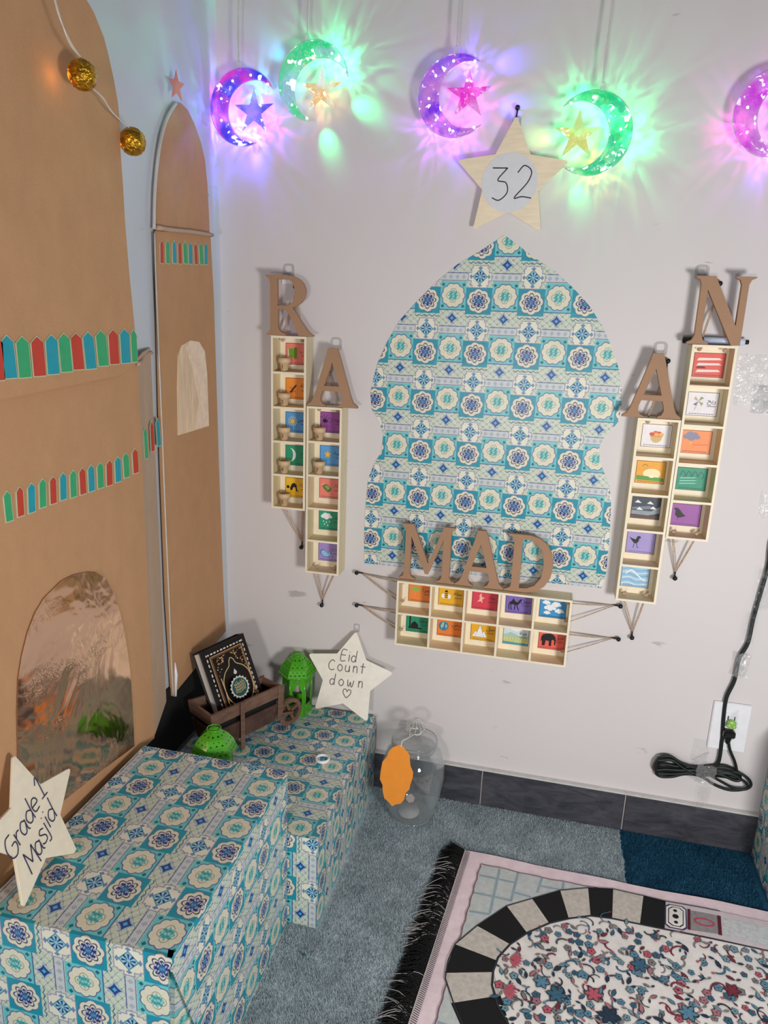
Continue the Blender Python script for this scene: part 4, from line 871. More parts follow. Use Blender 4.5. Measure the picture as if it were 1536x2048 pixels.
def crescent(cx_, cz, R, ang, cols, seed, label, cordx, lights, spots, tilt=0, st=1.0):
    y = -.034; t = thing('crescent_lamp', label, 'lamp', (cx_, y, cz), 'clear plastic crescent moon lights')
    mat_ = lamp_plastic('lit_plastic', cols[0], cols[1], cols[2], seed, st)
    ri = R * .80; off = R * .36
    outer = []; inner = []
    d = off; a_int = math.acos((R * R + d * d - ri * ri) / (2 * R * d)); b_int = math.acos((ri * ri - R * R + d * d) / (-2 * ri * d)) if False else None
    N = 44; rows = []
    # centre line between the two arcs, swept from tip to tip
    px_ = (R * R - ri * ri + d * d) / (2 * d); py_ = math.sqrt(max(R * R - px_ * px_, 0)); ta = math.atan2(py_, px_); tb = math.atan2(py_, px_ - d)
    nb = 10; vs = []; fs = []
    for i in range(N + 1):
        k = i / N; a = ta + (2 * PI - 2 * ta) * k; b_ = tb + (2 * PI - 2 * tb) * k
        o_ = Vector((R * math.cos(a), R * math.sin(a))); i_ = Vector((d + ri * math.cos(b_), ri * math.sin(b_)))
        c_ = (o_ + i_) / 2; h_ = (o_ - i_) / 2; wl = h_.length; th = min(.010, wl * .9)
        for j in range(nb):
            ph = 2 * PI * j / nb; q = c_ + h_ * math.cos(ph); qq = Matrix.Rotation(ang, 2) @ q
            vs.append((cx_ + qq.x, y - th * math.sin(ph), cz + qq.y))
    for i in range(N):
        for j in range(nb): fs.append((i * nb + j, i * nb + (j + 1) % nb, (i + 1) * nb + (j + 1) % nb, (i + 1) * nb + j))
    MB().add(vs, fs, 0, True).build('crescent_shell', mat_, t)
    mb = MB()
    for arr in (0, nb // 2): mb.tube([vs[i * nb + arr] for i in range(N + 1)], .0009, 6)
    mb.build('rim', glassy('clear_rim', (240, 250, 250), .1, 1.2), t)
    sc_ = Matrix.Rotation(ang, 2) @ Vector((d * .95, 0)); SP = star_pts(0, 0, R * .62, .36, rot=tilt); vs = []; fs = []
    for x_, z_ in SP: vs.append((cx_ + sc_.x + x_, y, cz + sc_.y + z_))
    vs += [(cx_ + sc_.x, y - .008, cz + sc_.y), (cx_ + sc_.x, y + .008, cz + sc_.y)]
    for k in range(10): fs += [(k, 10, (k + 1) % 10), ((k + 1) % 10, 11, k)]
    MB().add(vs, fs).build('inner_star', lamp_plastic('lit_star', cols[3], cols[2], cols[0], seed + 1.7, st), t)
    top = Vector((cordx, y, cz + math.sqrt(max(R * R - (cordx - cx_) ** 2, 0)) - .002))
    mb = MB(); mb.lathe([(.0045, -.002), (.005, .006), (.0042, .012), (.003, .014)], tuple(top), 12); mb.build('cap', M_CLEAR, t)
    mb = MB()
    for dl in (-.0011, .0011): mb.tube(crv([top + Vector((dl, 0, .012)), top + Vector((-dl, 0, .06)), top + Vector((dl + .002, 0, .12)), top + Vector((-dl + .001, .004, .2)), top + Vector((dl, .01, .32))], 6), .0010, 6)
    mb.build('cord', M_WIRE, t)
    hm = {}
    for li_, (dx, dz, col, e) in enumerate(lights):
        l = bpy.data.lights.new('led_light', 'POINT'); l.energy = e * 3.0; l.color = col; l.shadow_soft_size = .002; patterned(l, seed + li_ * 2.3)
        lo = bpy.data.objects.new('led_light', l); COL.objects.link(lo); lo.parent = t; lo.location = (dx * R, .014, dz * R)
    for (dx, dz, a, col, e) in spots:        # beams thrown out of the ends of the shell, grazing the wall
        l = bpy.data.lights.new('led_beam', 'SPOT'); l.energy = e * 3.5; l.color = col; l.shadow_soft_size = .006; l.spot_size = .95; l.spot_blend = 1
        lo = bpy.data.objects.new('led_beam', l); COL.objects.link(lo); lo.parent = t; lo.location = (dx * R, .006, dz * R)
        dv = Vector((math.cos(a), .75, math.sin(a))); lo.rotation_euler = dv.to_track_quat('-Z', 'Y').to_euler()
    lg = emit('led_glow', (255, 255, 255), 6)
    for k in range(7):
        a = ta + (2 * PI - 2 * ta) * (k + .5) / 7; q = Matrix.Rotation(ang, 2) @ Vector((d * .42 + R * .86 * math.cos(a), R * .86 * math.sin(a))); MB().ball((cx_ + q.x, y, cz + q.y), .0022, 6).build('led_bead', lg, t)
BL = (.10, .06, 1.0); MG_ = (1.0, .04, .6); GR = (.02, 1.0, .30); VI = (.42, .05, 1.0); OR = (1.0, .35, .08); CY = (.05, .6, 1.0)
cb, cmg, cg, cv, co, cc = (52, 44, 235), (235, 30, 200), (20, 215, 130), (120, 40, 235), (240, 190, 120), (30, 200, 220)
crescent(.068, 1.398, .0655, -.35, (cb, cmg, (130, 130, 245), cb), 1.3, 'blue and magenta lit crescent moon nearest the room corner', .060, [(-.6, .1, MG_, .030), (.1, -.6, BL, .085), (-.5, -.35, BL, .11), (.6, -.2, MG_, .02), (.3, .6, CY, .02)], [(.1, -.8, -1.5, BL, .10), (-.9, -.2, 3.2, BL, .12)])
crescent(.203, 1.437, .0655, -.75, (cg, (150, 190, 220), (235, 245, 235), co), 4.1, 'mostly green lit crescent moon, second from the left', .192, [(.7, .5, GR, .085), (.2, .8, GR, .05), (-.9, .1, CY, .008), (.1, -.3, OR, .012)], [(.8, -.3, -.45, GR, .12), (.1, -.9, -1.2, GR, .10), (-.9, .6, 2.4, CY, .04)])
crescent(.462, 1.405, .0655, .05, (cv, (190, 110, 215), (235, 150, 225), cmg), 7.7, 'violet lit crescent moon left of the star marked 32', .460, [(.3, .8, BL, .04), (-.6, -.6, VI, .05), (.4, 0, MG_, .035), (.1, -.8, VI, .03)], [(.7, .85, .1, BL, .10), (.9, -.1, -.1, BL, .10), (.0, -.95, -1.4, BL, .05)])
crescent(.696, 1.342, .0655, PI + .12, (cg, (30, 200, 150), (200, 230, 140), (220, 220, 120)), 2.9, 'green lit crescent moon facing left, right of the star marked 32', .706, [(.4, .6, GR, .07), (.9, 0, GR, .07), (-.3, .9, GR, .03), (.2, -.7, (.7, .8, .1), .02), (-.5, -.1, GR, .03)], [(-.3, -.9, -1.3, GR, .05), (.9, -.2, -.2, GR, .05), (-.8, -.1, 2.9, (.7, .9, .1), .03)])
crescent(.979, 1.366, .0655, -.2, ((205, 60, 220), (200, 120, 215), (240, 160, 220), cmg), 5.5, 'pink and violet lit crescent moon cut off by the right edge of the photo', .979, [(-.6, -.3, MG_, .03), (0, .6, VI, .03), (0, -.8, VI, .03)], [(0, -.9, -1.9, BL, .06)])
# ------------------------------------------------------------------ things on the low box
ZB = .181
M_BROWN = plain('stained_wood', (124, 92, 76), .6, var=.18, vs=40, sc3=(1, 1, 6)); M_BROWN2 = plain('dark_stained_wood', (92, 64, 54), .6, var=.2, vs=40)
t = thing('toy_wheelbarrow', 'small brown slatted wooden barrow holding the black book, on the low box', 'toy wheelbarrow', (.09, -.15, ZB))
Q = [Vector(p) for p in ((.024, -.236), (.095, -.279), (.179, -.124), (.127, -.100))]      # top rim corners: back-left, near, far-front, far-back
cc_ = sum(Q, Vector((0, 0))) / 4; zt = .285; zb = .206
def q3(v, z, k=1.0): p = cc_ + (v - cc_) * k; return Vector((p.x, p.y, z))
def plank(a, b_, z0, z1, k0, k1, name, th=.005, mat=M_BROWN):
    p = [q3(a, z0, k0), q3(b_, z0, k0), q3(b_, z1, k1), q3(a, z1, k1)]; nrm = (p[1] - p[0]).cross(p[3] - p[0]).normalized(); c3 = Vector((cc_.x, cc_.y, (z0 + z1) / 2))
    if nrm.dot(c3 - p[0]) < 0: nrm = -nrm
    MB().prism(p, nrm * th).build(name, mat, t)
for i in range(4):
    a, b_ = Q[i], Q[(i + 1) % 4]
    plank(a, b_, zt - .026, zt, .965, 1.0, 'side_plank'); plank(a, b_, zb, zt - .040, .84, .945, 'side_plank', mat=M_BROWN2)
MB().prism([q3(v, zb + .003, .84) for v in Q], (0, 0, -.004)).build('floor_board', M_BROWN2, t)
for i in range(4): plank(Q[i], Q[(i + 1) % 4], zb + .004, zt - .012, .80, .90, 'shade_liner', .001, M_BLACK)  # added black liner, stands in for the shade inside the barrow
for f_ in (.42, .97):
    for a, b_ in ((Q[1], Q[2]), (Q[0], Q[3])):
        m_ = a.lerp(b_, f_); out_ = (m_ - cc_).normalized() * .003; zl = ZB if f_ < .9 else .206
        d_ = (b_ - a).normalized() * .005; pp = [q3(m_ - d_, zt + .002, 1.02), q3(m_ + d_, zt + .002, 1.02), q3(m_ + d_, zl, .98), q3(m_ - d_, zl, .98)]
        n_ = Vector((out_.x, out_.y, 0)).normalized(); MB().prism([p + n_ * .0035 for p in pp], n_ * -.0035).build('post', M_BROWN, t)
ax_ = (Q[2] + Q[3]) / 2; fd = ((Q[2] + Q[3]) / 2 - (Q[0] + Q[1]) / 2).normalized(); wc = Vector((.186, -.098, ZB + .0305)); sd = Vector((fd.y, -fd.x, 0))
wh = MB()
MW = plane_M(wc, (fd.x, fd.y, 0), (0, 0, 1))
ring = [[(.030 * math.cos(a), .030 * math.sin(a)) for a in np.linspace(0, 2 * PI, 32, endpoint=False)], [(.0215 * math.cos(a), .0215 * math.sin(a)) for a in np.linspace(0, 2 * PI, 32, endpoint=False)]]
vs, fs = curve_mesh(ring, .008); mb = MB(MW); mb.add(vs, fs); whl = mb.build('wheel', M_BROWN, t)
for a in (0, PI / 2): MB(MW @ Matrix.Rotation(a + .4, 4, 'Z')).box((-.023, -.003, -.003), (.023, .003, .003)).build('spoke', M_BROWN, whl)
for sgn in (-1, 1): 
    p0 = Vector((wc.x - fd.x * .03, wc.y - fd.y * .03, .216)) + sd * sgn * .008 - sd * .004; p1_ = wc + sd * sgn * .008 + Vector((fd.x, fd.y, 0)) * .004; MB().tube([p0, p1_], .0035, 6).build('axle_arm', M_BROWN, t)
bo = MB().box((.0005, -.43, .182), (.006, -.10, .325)).build('shade_board', plain('shade_black', (10, 9, 10), .8), origin=(.003, -.26, .182)); tag(bo, 'added black board standing in for shade low on the side wall behind the toy barrow, under the minaret', 'board')  # black board added where deep shade falls on the side wall
# book
bw, bh, bt_ = .112, .176, .0285
u2 = Vector((.43671, .89692, .06941)); v2 = Vector((-.37776, .11282, .91901)); P_C = Vector((.0415, -.2165, .379)) + u2 * bw / 2 - v2 * bh / 2
MBk = plane_M(P_C, u2, v2)
t = thing('holy_book', 'black hardback book with gold border and green medallion, standing tilted in the barrow', 'book', tuple(P_C))
M_COV = plain('black_book_cover', (20, 14, 14), .35, var=.05)
for z0, z1 in ((-.0025, 0), (-bt_, -bt_ + .0025)): MB(MBk).box((-bw / 2, -bh / 2, z0), (bw / 2, bh / 2, z1), bev=.0006).build('cover', M_COV, t)
MB(MBk).box((bw / 2 - .003, -bh / 2, -bt_ + .001), (bw / 2 + .0005, bh / 2, -.001)).build('spine', M_COV, t)
MB(MBk).box((-bw / 2 + .004, -bh / 2 + .004, -bt_ + .0026), (bw / 2 - .003, bh / 2 - .004, -.0026)).build('page_block', plain('book_pages', (250, 246, 238), .7, vs=400, sc3=(1, 1, 1)), t)
GOLD = (206, 176, 120); SIL = (214, 206, 196); a = Art(MBk, bw, bh); a.z = .0001; hh = bh / bw / 2
def fr3(e, wd, c): 
    for (p, q) in (((-.5 + e, -hh + e), (.5 - e, -hh + e)), ((.5 - e, -hh + e), (.5 - e, hh - e)), ((.5 - e, hh - e), (-.5 + e, hh - e)), ((-.5 + e, hh - e), (-.5 + e, -hh + e))): a.L([p, q], wd, c, False)
for k in range(16):
    for sx in (-1, 1): a.el(sx * .40, -hh + .1 + k * (2 * hh - .2) / 15, .014, .034 if k % 3 else .02, SIL, 10)
for k in range(11):
    for sy in (-1, 1): a.el(-.36 + k * .072, sy * (hh - .1), .03 if k % 3 else .02, .016, SIL, 10)
fr3(.15, .012, GOLD); fr3(.175, .008, (190, 110, 70))
for sx in (-1, 1):
    for sy in (1, -1):
        for k in range(34):
            rx = random.random(); ry = random.random() * (1 - rx) * 1.1
            a.el(sx * (.31 - rx * .26), sy * (hh - .2 - ry * .36), .014, .009, random.choice([(200, 160, 80), (220, 200, 150), (150, 110, 50), (180, 110, 70)]), 6, random.random() * 3)
arc = [(-.31, -.25), (-.3, .0), (-.28, .15), (-.2, .28), (-.08, .37), (-.05, .45), (0, .5), (.05, .45), (.08, .37), (.2, .28), (.28, .15), (.3, .0), (.31, -.25)]
a.L(arc, .016, GOLD); a.L([(x, -y - .02) for x, y in arc], .016, GOLD)
a.P(star_pts(0, -.06, .21, .86, 18), SIL); a.el(0, -.06, .165, .165, (10, 84, 82), 28)
for k in range(7): a.L([(-.10 + k * .033, -.14 + (k % 2) * .02), (-.08 + k * .033, -.04), (-.11 + k * .036, .03 + (k % 3) * .015)], .010, GOLD)
for k in range(4): a.L([(-.11, -.12 + k * .045), (-.02, -.15 + k * .05), (.1, -.11 + k * .045)], .008, GOLD)
a.el(0, .22, .035, .035, SIL); a.P([(-.02, .25), (.02, .25), (0, .29)], SIL); a.el(0, -.34, .03, .035, SIL)
a.mb.build('cover_ornament', a.mats, t, label='gold and silver printed border with a round green medallion')
# lanterns
def greenlac():
    m, nt, b = newmat('green_lacquer'); nt.links.new(mixc(noise(30), lin((66, 158, 22)), lin((92, 188, 38))).k, b.inputs['Base Color'])
    b.inputs['Roughness'].default_value = .22; b.inputs['Metallic'].default_value = .15; b.inputs['Coat Weight'].default_value = .4; return m
M_LG = greenlac()
def panel_mesh(quad, holes, th, mb, mi=0):
    # quad: 4 points (bl, br, tr, tl); holes in unit coordinates; built as an extruded sheet with real openings
    bl, br, tr, tl = [Vector(p) for p in quad]; u = (br - bl); wB = u.length; wT = (tr - tl).length; H = ((tl + tr) / 2 - (bl + br) / 2).length
    un = u.normalized(); vn = (((tl + tr) / 2) - ((bl + br) / 2)).normalized(); o_ = (bl + br) / 2
    outl = [(-wB / 2, 0), (wB / 2, 0), (wT / 2, H), (-wT / 2, H)]
    hl = []
    for h_ in holes:
        hl.append([((x - .5) * (wB + (wT - wB) * y), y * H) for x, y in h_])
    vs, fs = curve_mesh([outl] + hl, th); M0 = mb.M; mb.M = plane_M(o_, un, vn); mb.add(vs, fs, mi); mb.M = M0
def lantern(cx_, cy, z0, rot, label, H=.147):
    t = thing('lantern', label, 'lantern', (cx_, cy, z0), 'green pierced metal lanterns')
    R = .0315; hx = lambda r, z, k: Vector((cx_ + r * math.cos(rot + k * PI / 3), cy + r * math.sin(rot + k * PI / 3), z))
    zr = z0 + .098; zt_ = z0 + H - .012
    tri = lambda x, y, s_: [(x - s_, y - s_ * .9), (x + s_, y - s_ * .9), (x, y + s_ * 1.1)]
    arch = [(.18, .27), (.82, .27), (.82, .62), (.70, .66), (.66, .73), (.5, .79), (.34, .73), (.30, .66), (.18, .62)]
    for k in range(6):
        mb = MB(); panel_mesh([hx(R, z0, k), hx(R, z0, k + 1), hx(R, zr, k + 1), hx(R, zr, k)], [arch] + [tri(x, y, .035) for x, y in ((.3, .12), (.5, .12), (.7, .12), (.4, .19), (.6, .19), (.3, .87), (.5, .87), (.7, .87), (.4, .93), (.6, .93))], .0012, mb)
        mb.build('side_panel', M_LG, t)
    mb = MB()
    for k in range(6): mb.tube([hx(R, z0, k), hx(R, zr, k)], .0013, 6)
    mb.build('corner_post', M_LG, t)
    MB().prism([hx(R * .97, z0 + .002, k) for k in range(6)], (0, 0, -.0019)).build('base_plate', M_LG, t)
    R2 = .040; zs = [zr - .003, zr + .013, zr + .027, zt_]; rs_ = [R2, R2 * .86, R2 * .60, R2 * .24]
    for k in range(6):
        for j in range(3):
            mb = MB(); n_ = (4, 3, 2)[j]; hl = []
            for a_ in range(n_): hl.append(tri((a_ + .5) / n_, .42, .085 if j < 2 else .13))
            if j < 2:
                for a_ in range(n_ - 1): hl.append([(x, 1.55 - y) if False else (x, y) for x, y in tri((a_ + 1) / n_, .80, .06)])
            panel_mesh([hx(rs_[j], zs[j], k), hx(rs_[j], zs[j], k + 1), hx(rs_[j + 1], zs[j + 1], k + 1), hx(rs_[j + 1], zs[j + 1], k)], hl, .0010, mb)
            mb.build('roof_panel', M_LG, t)
    mb = MB(); mb.tube([hx(R2, zr - .003, k) for k in range(6)], .0018, 6, closed=True); mb.build('roof_rim', M_LG, t)
    mb = MB(); mb.lathe([(.0001, .004), (.008, .003), (.0105, 0)], (cx_, cy, zt_), 18); mb.tube([(cx_ + .012 * math.cos(a_), cy + .012 * math.sin(a_), zt_ + .003) for a_ in np.linspace(0, 2 * PI, 22, endpoint=False)], .0011, 6, closed=True)
    mb.build('top_ring', M_LG, t)
lantern(.183, -.0415, ZB, .35, 'whole green pierced metal lantern between the barrow and the Eid star')
l2 = floorp(432, 1462, ZB + .133)
lantern(l2.x - .004, max(l2.y, -.375), ZB, .62, 'green lantern mostly hidden behind the nearest box, only its dome showing')
# white ring
rp_ = floorp(645, 1517, ZB + .004); tag(MB().tube([(rp_.x + .0125 * math.cos(a_), rp_.y + .0125 * math.sin(a_), ZB + .0035) for a_ in np.linspace(0, 2 * PI, 28, endpoint=False)], .0026, 8, closed=True, flat=1.2).build('tape_ring', M_WHITE, origin=(rp_.x, rp_.y, ZB)), 'small white plastic ring lying on the low wrapped box', 'ring')
# ------------------------------------------------------------------ jar and tag
def glass():
    m, nt, b = newmat('clear_glass'); b.inputs['Transmission Weight'].default_value = 1; b.inputs['IOR'].default_value = 1.45; b.inputs['Roughness'].default_value = .02
    nt.links.new(mixc(noise(20), lin((226, 238, 240)), lin((236, 244, 246))).k, b.inputs['Base Color']); return m
M_GLASS = glassy('clear_glass', (240, 246, 248), .03, .10, gloss=.7)
jx, jy = .458, -.083
t = thing('glass_jar', 'empty clear glass jar with a round glass lid on the carpet by the low box', 'jar', (jx, jy, 0))
pr = [(.0001, .004), (.036, .004), (.043, .006), (.050, .02), (.060, .06), (.0655, .10), (.065, .13), (.058, .152), (.044, .166), (.041, .172), (.0435, .176)]
MB().lathe(pr + [(r - .003, z + .0005) for r, z in pr[::-1][:-2]] + [(.0001, .009)], (jx, jy, 0), 40).build('jar_body', M_GLASS, t)
MB().lathe([(.0001, .178), (.046, .178), (.048, .182), (.046, .186), (.03, .190), (.016, .194), (.011, .200), (.015, .207), (.021, .214), (.019, .222), (.010, .229), (.0001, .231)], (jx, jy, 0), 36).build('jar_lid', M_GLASS, t)
m_rr = glassy('glass_rim', (170, 182, 186), .05, .7)
for z_, r_ in ((.166, .0445), (.177, .0472), (.0055, .043), (.185, .0465)): MB().tube([(jx + r_ * math.cos(a_), jy + r_ * math.sin(a_), z_) for a_ in np.linspace(0, 2 * PI, 40, endpoint=False)], .0012, 6, closed=True).build('rim_ring', m_rr, t)
tag(MB(Matrix.Translation((jx - .004, jy - .004, .0115)) @ Matrix.Rotation(.10, 4, 'X')).lathe([(.0001, 0), (.0225, 0), (.0225, .0015), (.0001, .0015)], n=28).build('paper_disc', plain('grey_white_paper', (196, 192, 190), .6), origin=(jx, jy, .01)), 'round grey-white paper disc lying in the glass jar', 'paper')
hx_ = [(.010 * math.cos(k * PI / 3 + .3), .010 * math.sin(k * PI / 3 + .3), 0) for k in range(6)]
tag(MB(plane_M((jx - .004, jy + .006, .036), (1, 0, 0), (0, .3, 1))).prism([Vector(p) for p in hx_], (0, 0, -.0006)).build('paper_hexagon', plain('pinkish_paper', (206, 178, 168), .6), origin=(jx, jy, .03)), 'small pinkish hexagonal paper piece standing inside the glass jar', 'paper')
yT = -.1535; tp = [wallp(740 + x / 8.194, 1400 + y / 8.194, -yT) for x, y in [(480, 735), (530, 745), (590, 830), (650, 900), (655, 1000), (665, 1080), (710, 1180), (700, 1270), (660, 1390), (650, 1450), (590, 1510), (560, 1620), (510, 1680), (430, 1690), (370, 1722), (320, 1660), (240, 1590), (215, 1480), (210, 1380), (165, 1280), (180, 1150), (205, 1010), (280, 920), (310, 840), (370, 775)]]
t = thing('gift_tag', 'orange scalloped paper tag hanging by a string in front of the jar', 'tag', tuple(tp[0]))
lo_ = min(p.z for p in tp); MB().prism([Vector((p.x, yT + (p.z - tp[0].z) * .03, p.z)) for p in tp[::-1]][::-1], (0, .0008, 0)).build('tag_card', plain('orange_paper', (253, 156, 52), .6, var=.02), t)
tpp = Vector((tp[0].x + .003, yT - .0006, tp[0].z - .004)); kn = Vector((jx, jy - .014, .203))
mb = MB(); mb.tube(crv([tpp, tpp + Vector((.003, .004, .012)), (tpp + kn) / 2 + Vector((.0, -.006, .008)), kn], 6), .0011, 6)
mb.tube([(jx + .0125 * math.cos(a_), jy + .0125 * math.sin(a_), .201 + .001 * math.sin(3 * a_)) for a_ in np.linspace(0, 2 * PI, 24, endpoint=False)], .0010, 6, closed=True)
for k in range(9):
    a_ = k * .55 - 2.2; mb.tube(crv([(jx + .012 * math.sin(a_), jy - .012 * math.cos(a_), .202), (jx + .021 * math.sin(a_ + .2), jy - .021 * math.cos(a_ + .2), .214), (jx + .003, jy, .2325)], 4), .0005, 5)
mb.build('string', plain('white_string', (232, 230, 224), .7), t)
# ------------------------------------------------------------------ outlet, cord and tape
x0, x1, z0, z1 = 1.038, 1.108, .221, .325
t = thing('wall_outlet', 'white wall outlet plate with a green plug above a black plug', 'outlet', (1.073, 0, .273))
MB().box((x0, -.006, z0), (x1, 0, z1), bev=.002).build('cover_plate', M_WHITE, t)
for zc in (.293, .250):
    mb = MB(WALLM(1.073, -.0062, zc)); vs, fs = curve_mesh([[(.0165 * math.cos(a_), max(-.0125, min(.0125, .0165 * math.sin(a_)))) for a_ in np.linspace(0, 2 * PI, 32, endpoint=False)]], .002); mb.add(vs, fs); so = mb.build('socket', M_WHITE, t)
    for dx in (-.006, .006): MB().box((1.073 + dx - .001, -.0076, zc - .003), (1.073 + dx + .001, -.0072, zc + .005)).build('slot', M_BLACK, so)
pg = wallp(1463, 1447, .012); t = thing('night_light', 'crumpled green plastic plug-in in the upper socket, wrapped in clear tape', 'plug', tuple(pg))
mb = MB(); mb.ball((pg.x, -.012, pg.z), .0085, 8, sc=(1.1, .6, .9)).ball((pg.x - .005, -.016, pg.z - .003), .005, 6).ball((pg.x + .004, -.016, pg.z - .004), .005, 6); mb.build('green_body', plain('lime_plastic', (150, 200, 90), .25), t)
mb = MB(); 
for k in range(4): mb.add([(pg.x + random.uniform(-.014, .014), -.01 - random.uniform(0, .008), pg.z + .005 + random.uniform(-.01, .03)) for _ in range(3)], [(0, 1, 2)])
mb.build('tape_film', M_TAPE, t)
t = thing('extension_cord', 'dark green cord taped down the wall, coiled in a bundle below the outlet', 'cord', (1.07, 0, .1))
W = lambda px, py, d=.007: wallp(px, py, d)
main = [Vector((1.20, -.007, 2.2)), Vector((1.21, -.007, 1.6)), Vector((1.205, -.007, 1.1)), Vector((1.20, -.007, .8))] + [W(a_, b_) for a_, b_ in ((1560, 1050), (1536, 1135), (1520, 1190), (1506, 1240), (1496, 1285), (1478, 1318), (1469, 1360), (1453, 1395), (1447, 1435), (1444, 1475), (1438, 1520), (1428, 1535))]
MB().tube(crv(main, 5), .0048, 8, flat=.8).build('cord_run', M_CORD, t)
MB().tube(crv([W(1457, 1482, .012), W(1460, 1500, .012), W(1470, 1525, .01), W(1473, 1545, .008), W(1465, 1560, .008)], 5), .0028, 8).build('plug_lead', M_CORD, t)
pp_ = W(1457, 1466, .012); MB().box((pp_.x - .011, -.024, pp_.z - .007), (pp_.x + .011, -.007, pp_.z + .008), bev=.003).lathe([(.007, 0), (.004, -.014)], (pp_.x, -.016, pp_.z - .006), 12).build('plug', M_BLACK, t)
def lp_(pts, r=.0033, d=.008): MB().tube(crv([W(a_, b_, d + .0015 * random.random()) for a_, b_ in pts], 6, True), r, 8, closed=True).build('coil_loop', M_CORD, t)
for k in range(6):
    e = k * 3.2
    lp_([(1308 + e * .4, 1532 - e * .6), (1322, 1517 - e * .1 + k), (1345, 1516 + e * .3), (1370, 1530 + e * .5), (1400, 1534 + e), (1435, 1531 + e), (1460, 1535 + e * .8), (1480, 1548 + e * .6), (1470, 1556 + e * .3), (1440, 1552 - e * .2), (1400, 1549 - e * .5), (1360, 1545 - e * .3), (1330, 1545 - e * .4), (1312, 1542 - e * .2)], d=.006 + .0022 * k)
lp_([(1312, 1545), (1322, 1553), (1345, 1553), (1370, 1548), (1400, 1552), (1430, 1570), (1460, 1580), (1490, 1578), (1502, 1570), (1495, 1556), (1475, 1545), (1440, 1540), (1400, 1536), (1350, 1532), (1320, 1528)], .0029, .012)
lp_([(1314, 1530), (1320, 1514), (1342, 1513), (1365, 1527), (1400, 1540), (1440, 1562), (1470, 1577), (1495, 1577), (1488, 1562), (1465, 1554), (1430, 1548), (1390, 1545), (1345, 1548), (1320, 1545)], .0027, .014)
rg = random.Random(5)
M_TAPE2 = glassy('crumpled_tape', (245, 248, 250), .1, .35, bmp=1.0, bs_=120, gloss=.7)
def tape(px, py, w2, h2, n, label, depth=.003, cr=.003, bright=False):
    c = wallp(px, py, depth); mb = MB(); N = n; g = []
    for i in range(N + 1):
        for j in range(N + 1): g.append((c.x + (i / N - .5) * w2 + rg.uniform(-.0015, .0015), -depth - abs(rg.gauss(0, cr)), c.z + (j / N - .5) * h2 + rg.uniform(-.0015, .0015)))
    mb.add(g, [(i * (N + 1) + j, (i + 1) * (N + 1) + j, (i + 1) * (N + 1) + j + 1, i * (N + 1) + j + 1) for i in range(N) for j in range(N)])
    o = mb.build('clear_tape', M_TAPE2 if bright else M_TAPE, origin=tuple(c)); tag(o, label, 'tape', 'clear sticky tape pieces'); return o
tape(1410, 1548, .036, .042, 7, 'crumpled clear tape wrapped around the coiled cord bundle', .023, .005, True)
tape(1400, 1500, .03, .05, 4, 'loose clear tape end rising above the cord bundle', .002, .001)
tape(1406, 1600, .022, .06, 4, 'clear tape hanging below the cord bundle over the tile edge', .013, .001)
tape(1483, 1330, .026, .05, 4, 'clear tape over the cord just above the outlet', .012, .003, True)
tape(1500, 1255, .02, .06, 4, 'clear tape along the cord, halfway up', .013, .002)
tape(1530, 1180, .03, .08, 4, 'clear tape along the cord near the right edge', .013, .002)
tape(1505, 760, .055, .09, 6, 'wide clear tape patch on the wall right of the N column', .0008, .0012)
tape(1530, 800, .04, .05, 6, 'crumpled clear tape lump on the wall at the right edge', .003, .005, True)
tape(1530, 1010, .02, .05, 3, 'small clear tape scrap below the wide patch at the right', .0008, .001)
mb = MB(WALLM(0, 0, 0)); a1_ = W(1398, 1528, .03); a2_ = W(1416, 1506, .006); tag(MB().prism([a1_ + Vector((-.003, 0, -.002)), a1_ + Vector((.003, 0, .002)), a2_ + Vector((.003, 0, .002)), a2_ + Vector((-.003, 0, -.002))], (0, .0006, 0)).build('paper_strip', M_WHITE, origin=tuple(a1_)), 'thin white paper sliver stuck above the cord bundle', 'paper')
# ------------------------------------------------------------------ prayer rug
O2 = Vector((.586, -.169)); U2 = Vector((1, -.0126)).normalized(); V2 = Vector((-.094, -.9956)).normalized()
ZR = .009
def rg2(u, v, z=0): p = O2 + U2 * u + V2 * v; return (p.x, p.y, ZR + z)
RU, RV = .92, .535; UE = .88
t = thing('prayer_rug', 'prayer rug with pink border, black and white striped arch and floral field on the carpet', 'rug', (.9, -.45, 0))
def hz(u, v): return .0012 * math.sin(u * 31 + v * 5) * max(0, 1 - v * 6) + .0007 * math.sin(u * 13 + 1) + .0008 * math.sin(v * 22)
M_PINK = plain('pink_rug_border', (244, 222, 228), .85, var=.05, vs=50, bmp=.4, bs_=600); M_FLD = plain('white_rug_field', (240, 235, 230), .85, var=.05, vs=40, bmp=.4, bs_=500)
mb = MB(); NU, NV = 96, 50; g = []
for i in range(NU + 1):
    for j in range(NV + 1):
        u, v = RU * i / NU, RV * j / NV; g.append(rg2(u, v, hz(u, v) - .0015))
mb.add(g, [(i * (NV + 1) + j, i * (NV + 1) + j + 1, (i + 1) * (NV + 1) + j + 1, (i + 1) * (NV + 1) + j) for i in range(NU) for j in range(NV)], 0, True)
bot = [rg2(u, v, -.006) for u, v in ((0, 0), (RU, 0), (RU, RV), (0, RV))]
ring_ = [rg2(RU * k / 20, 0, hz(RU * k / 20, 0) - .0015) for k in range(21)] + [rg2(RU, RV * k / 20, hz(RU, RV * k / 20) - .0015) for k in range(1, 21)] + [rg2(RU * (1 - k / 20), RV, hz(RU * (1 - k / 20), RV) - .0015) for k in range(1, 21)] + [rg2(0, RV * (1 - k / 20), hz(0, RV * (1 - k / 20)) - .0015) for k in range(1, 20)]
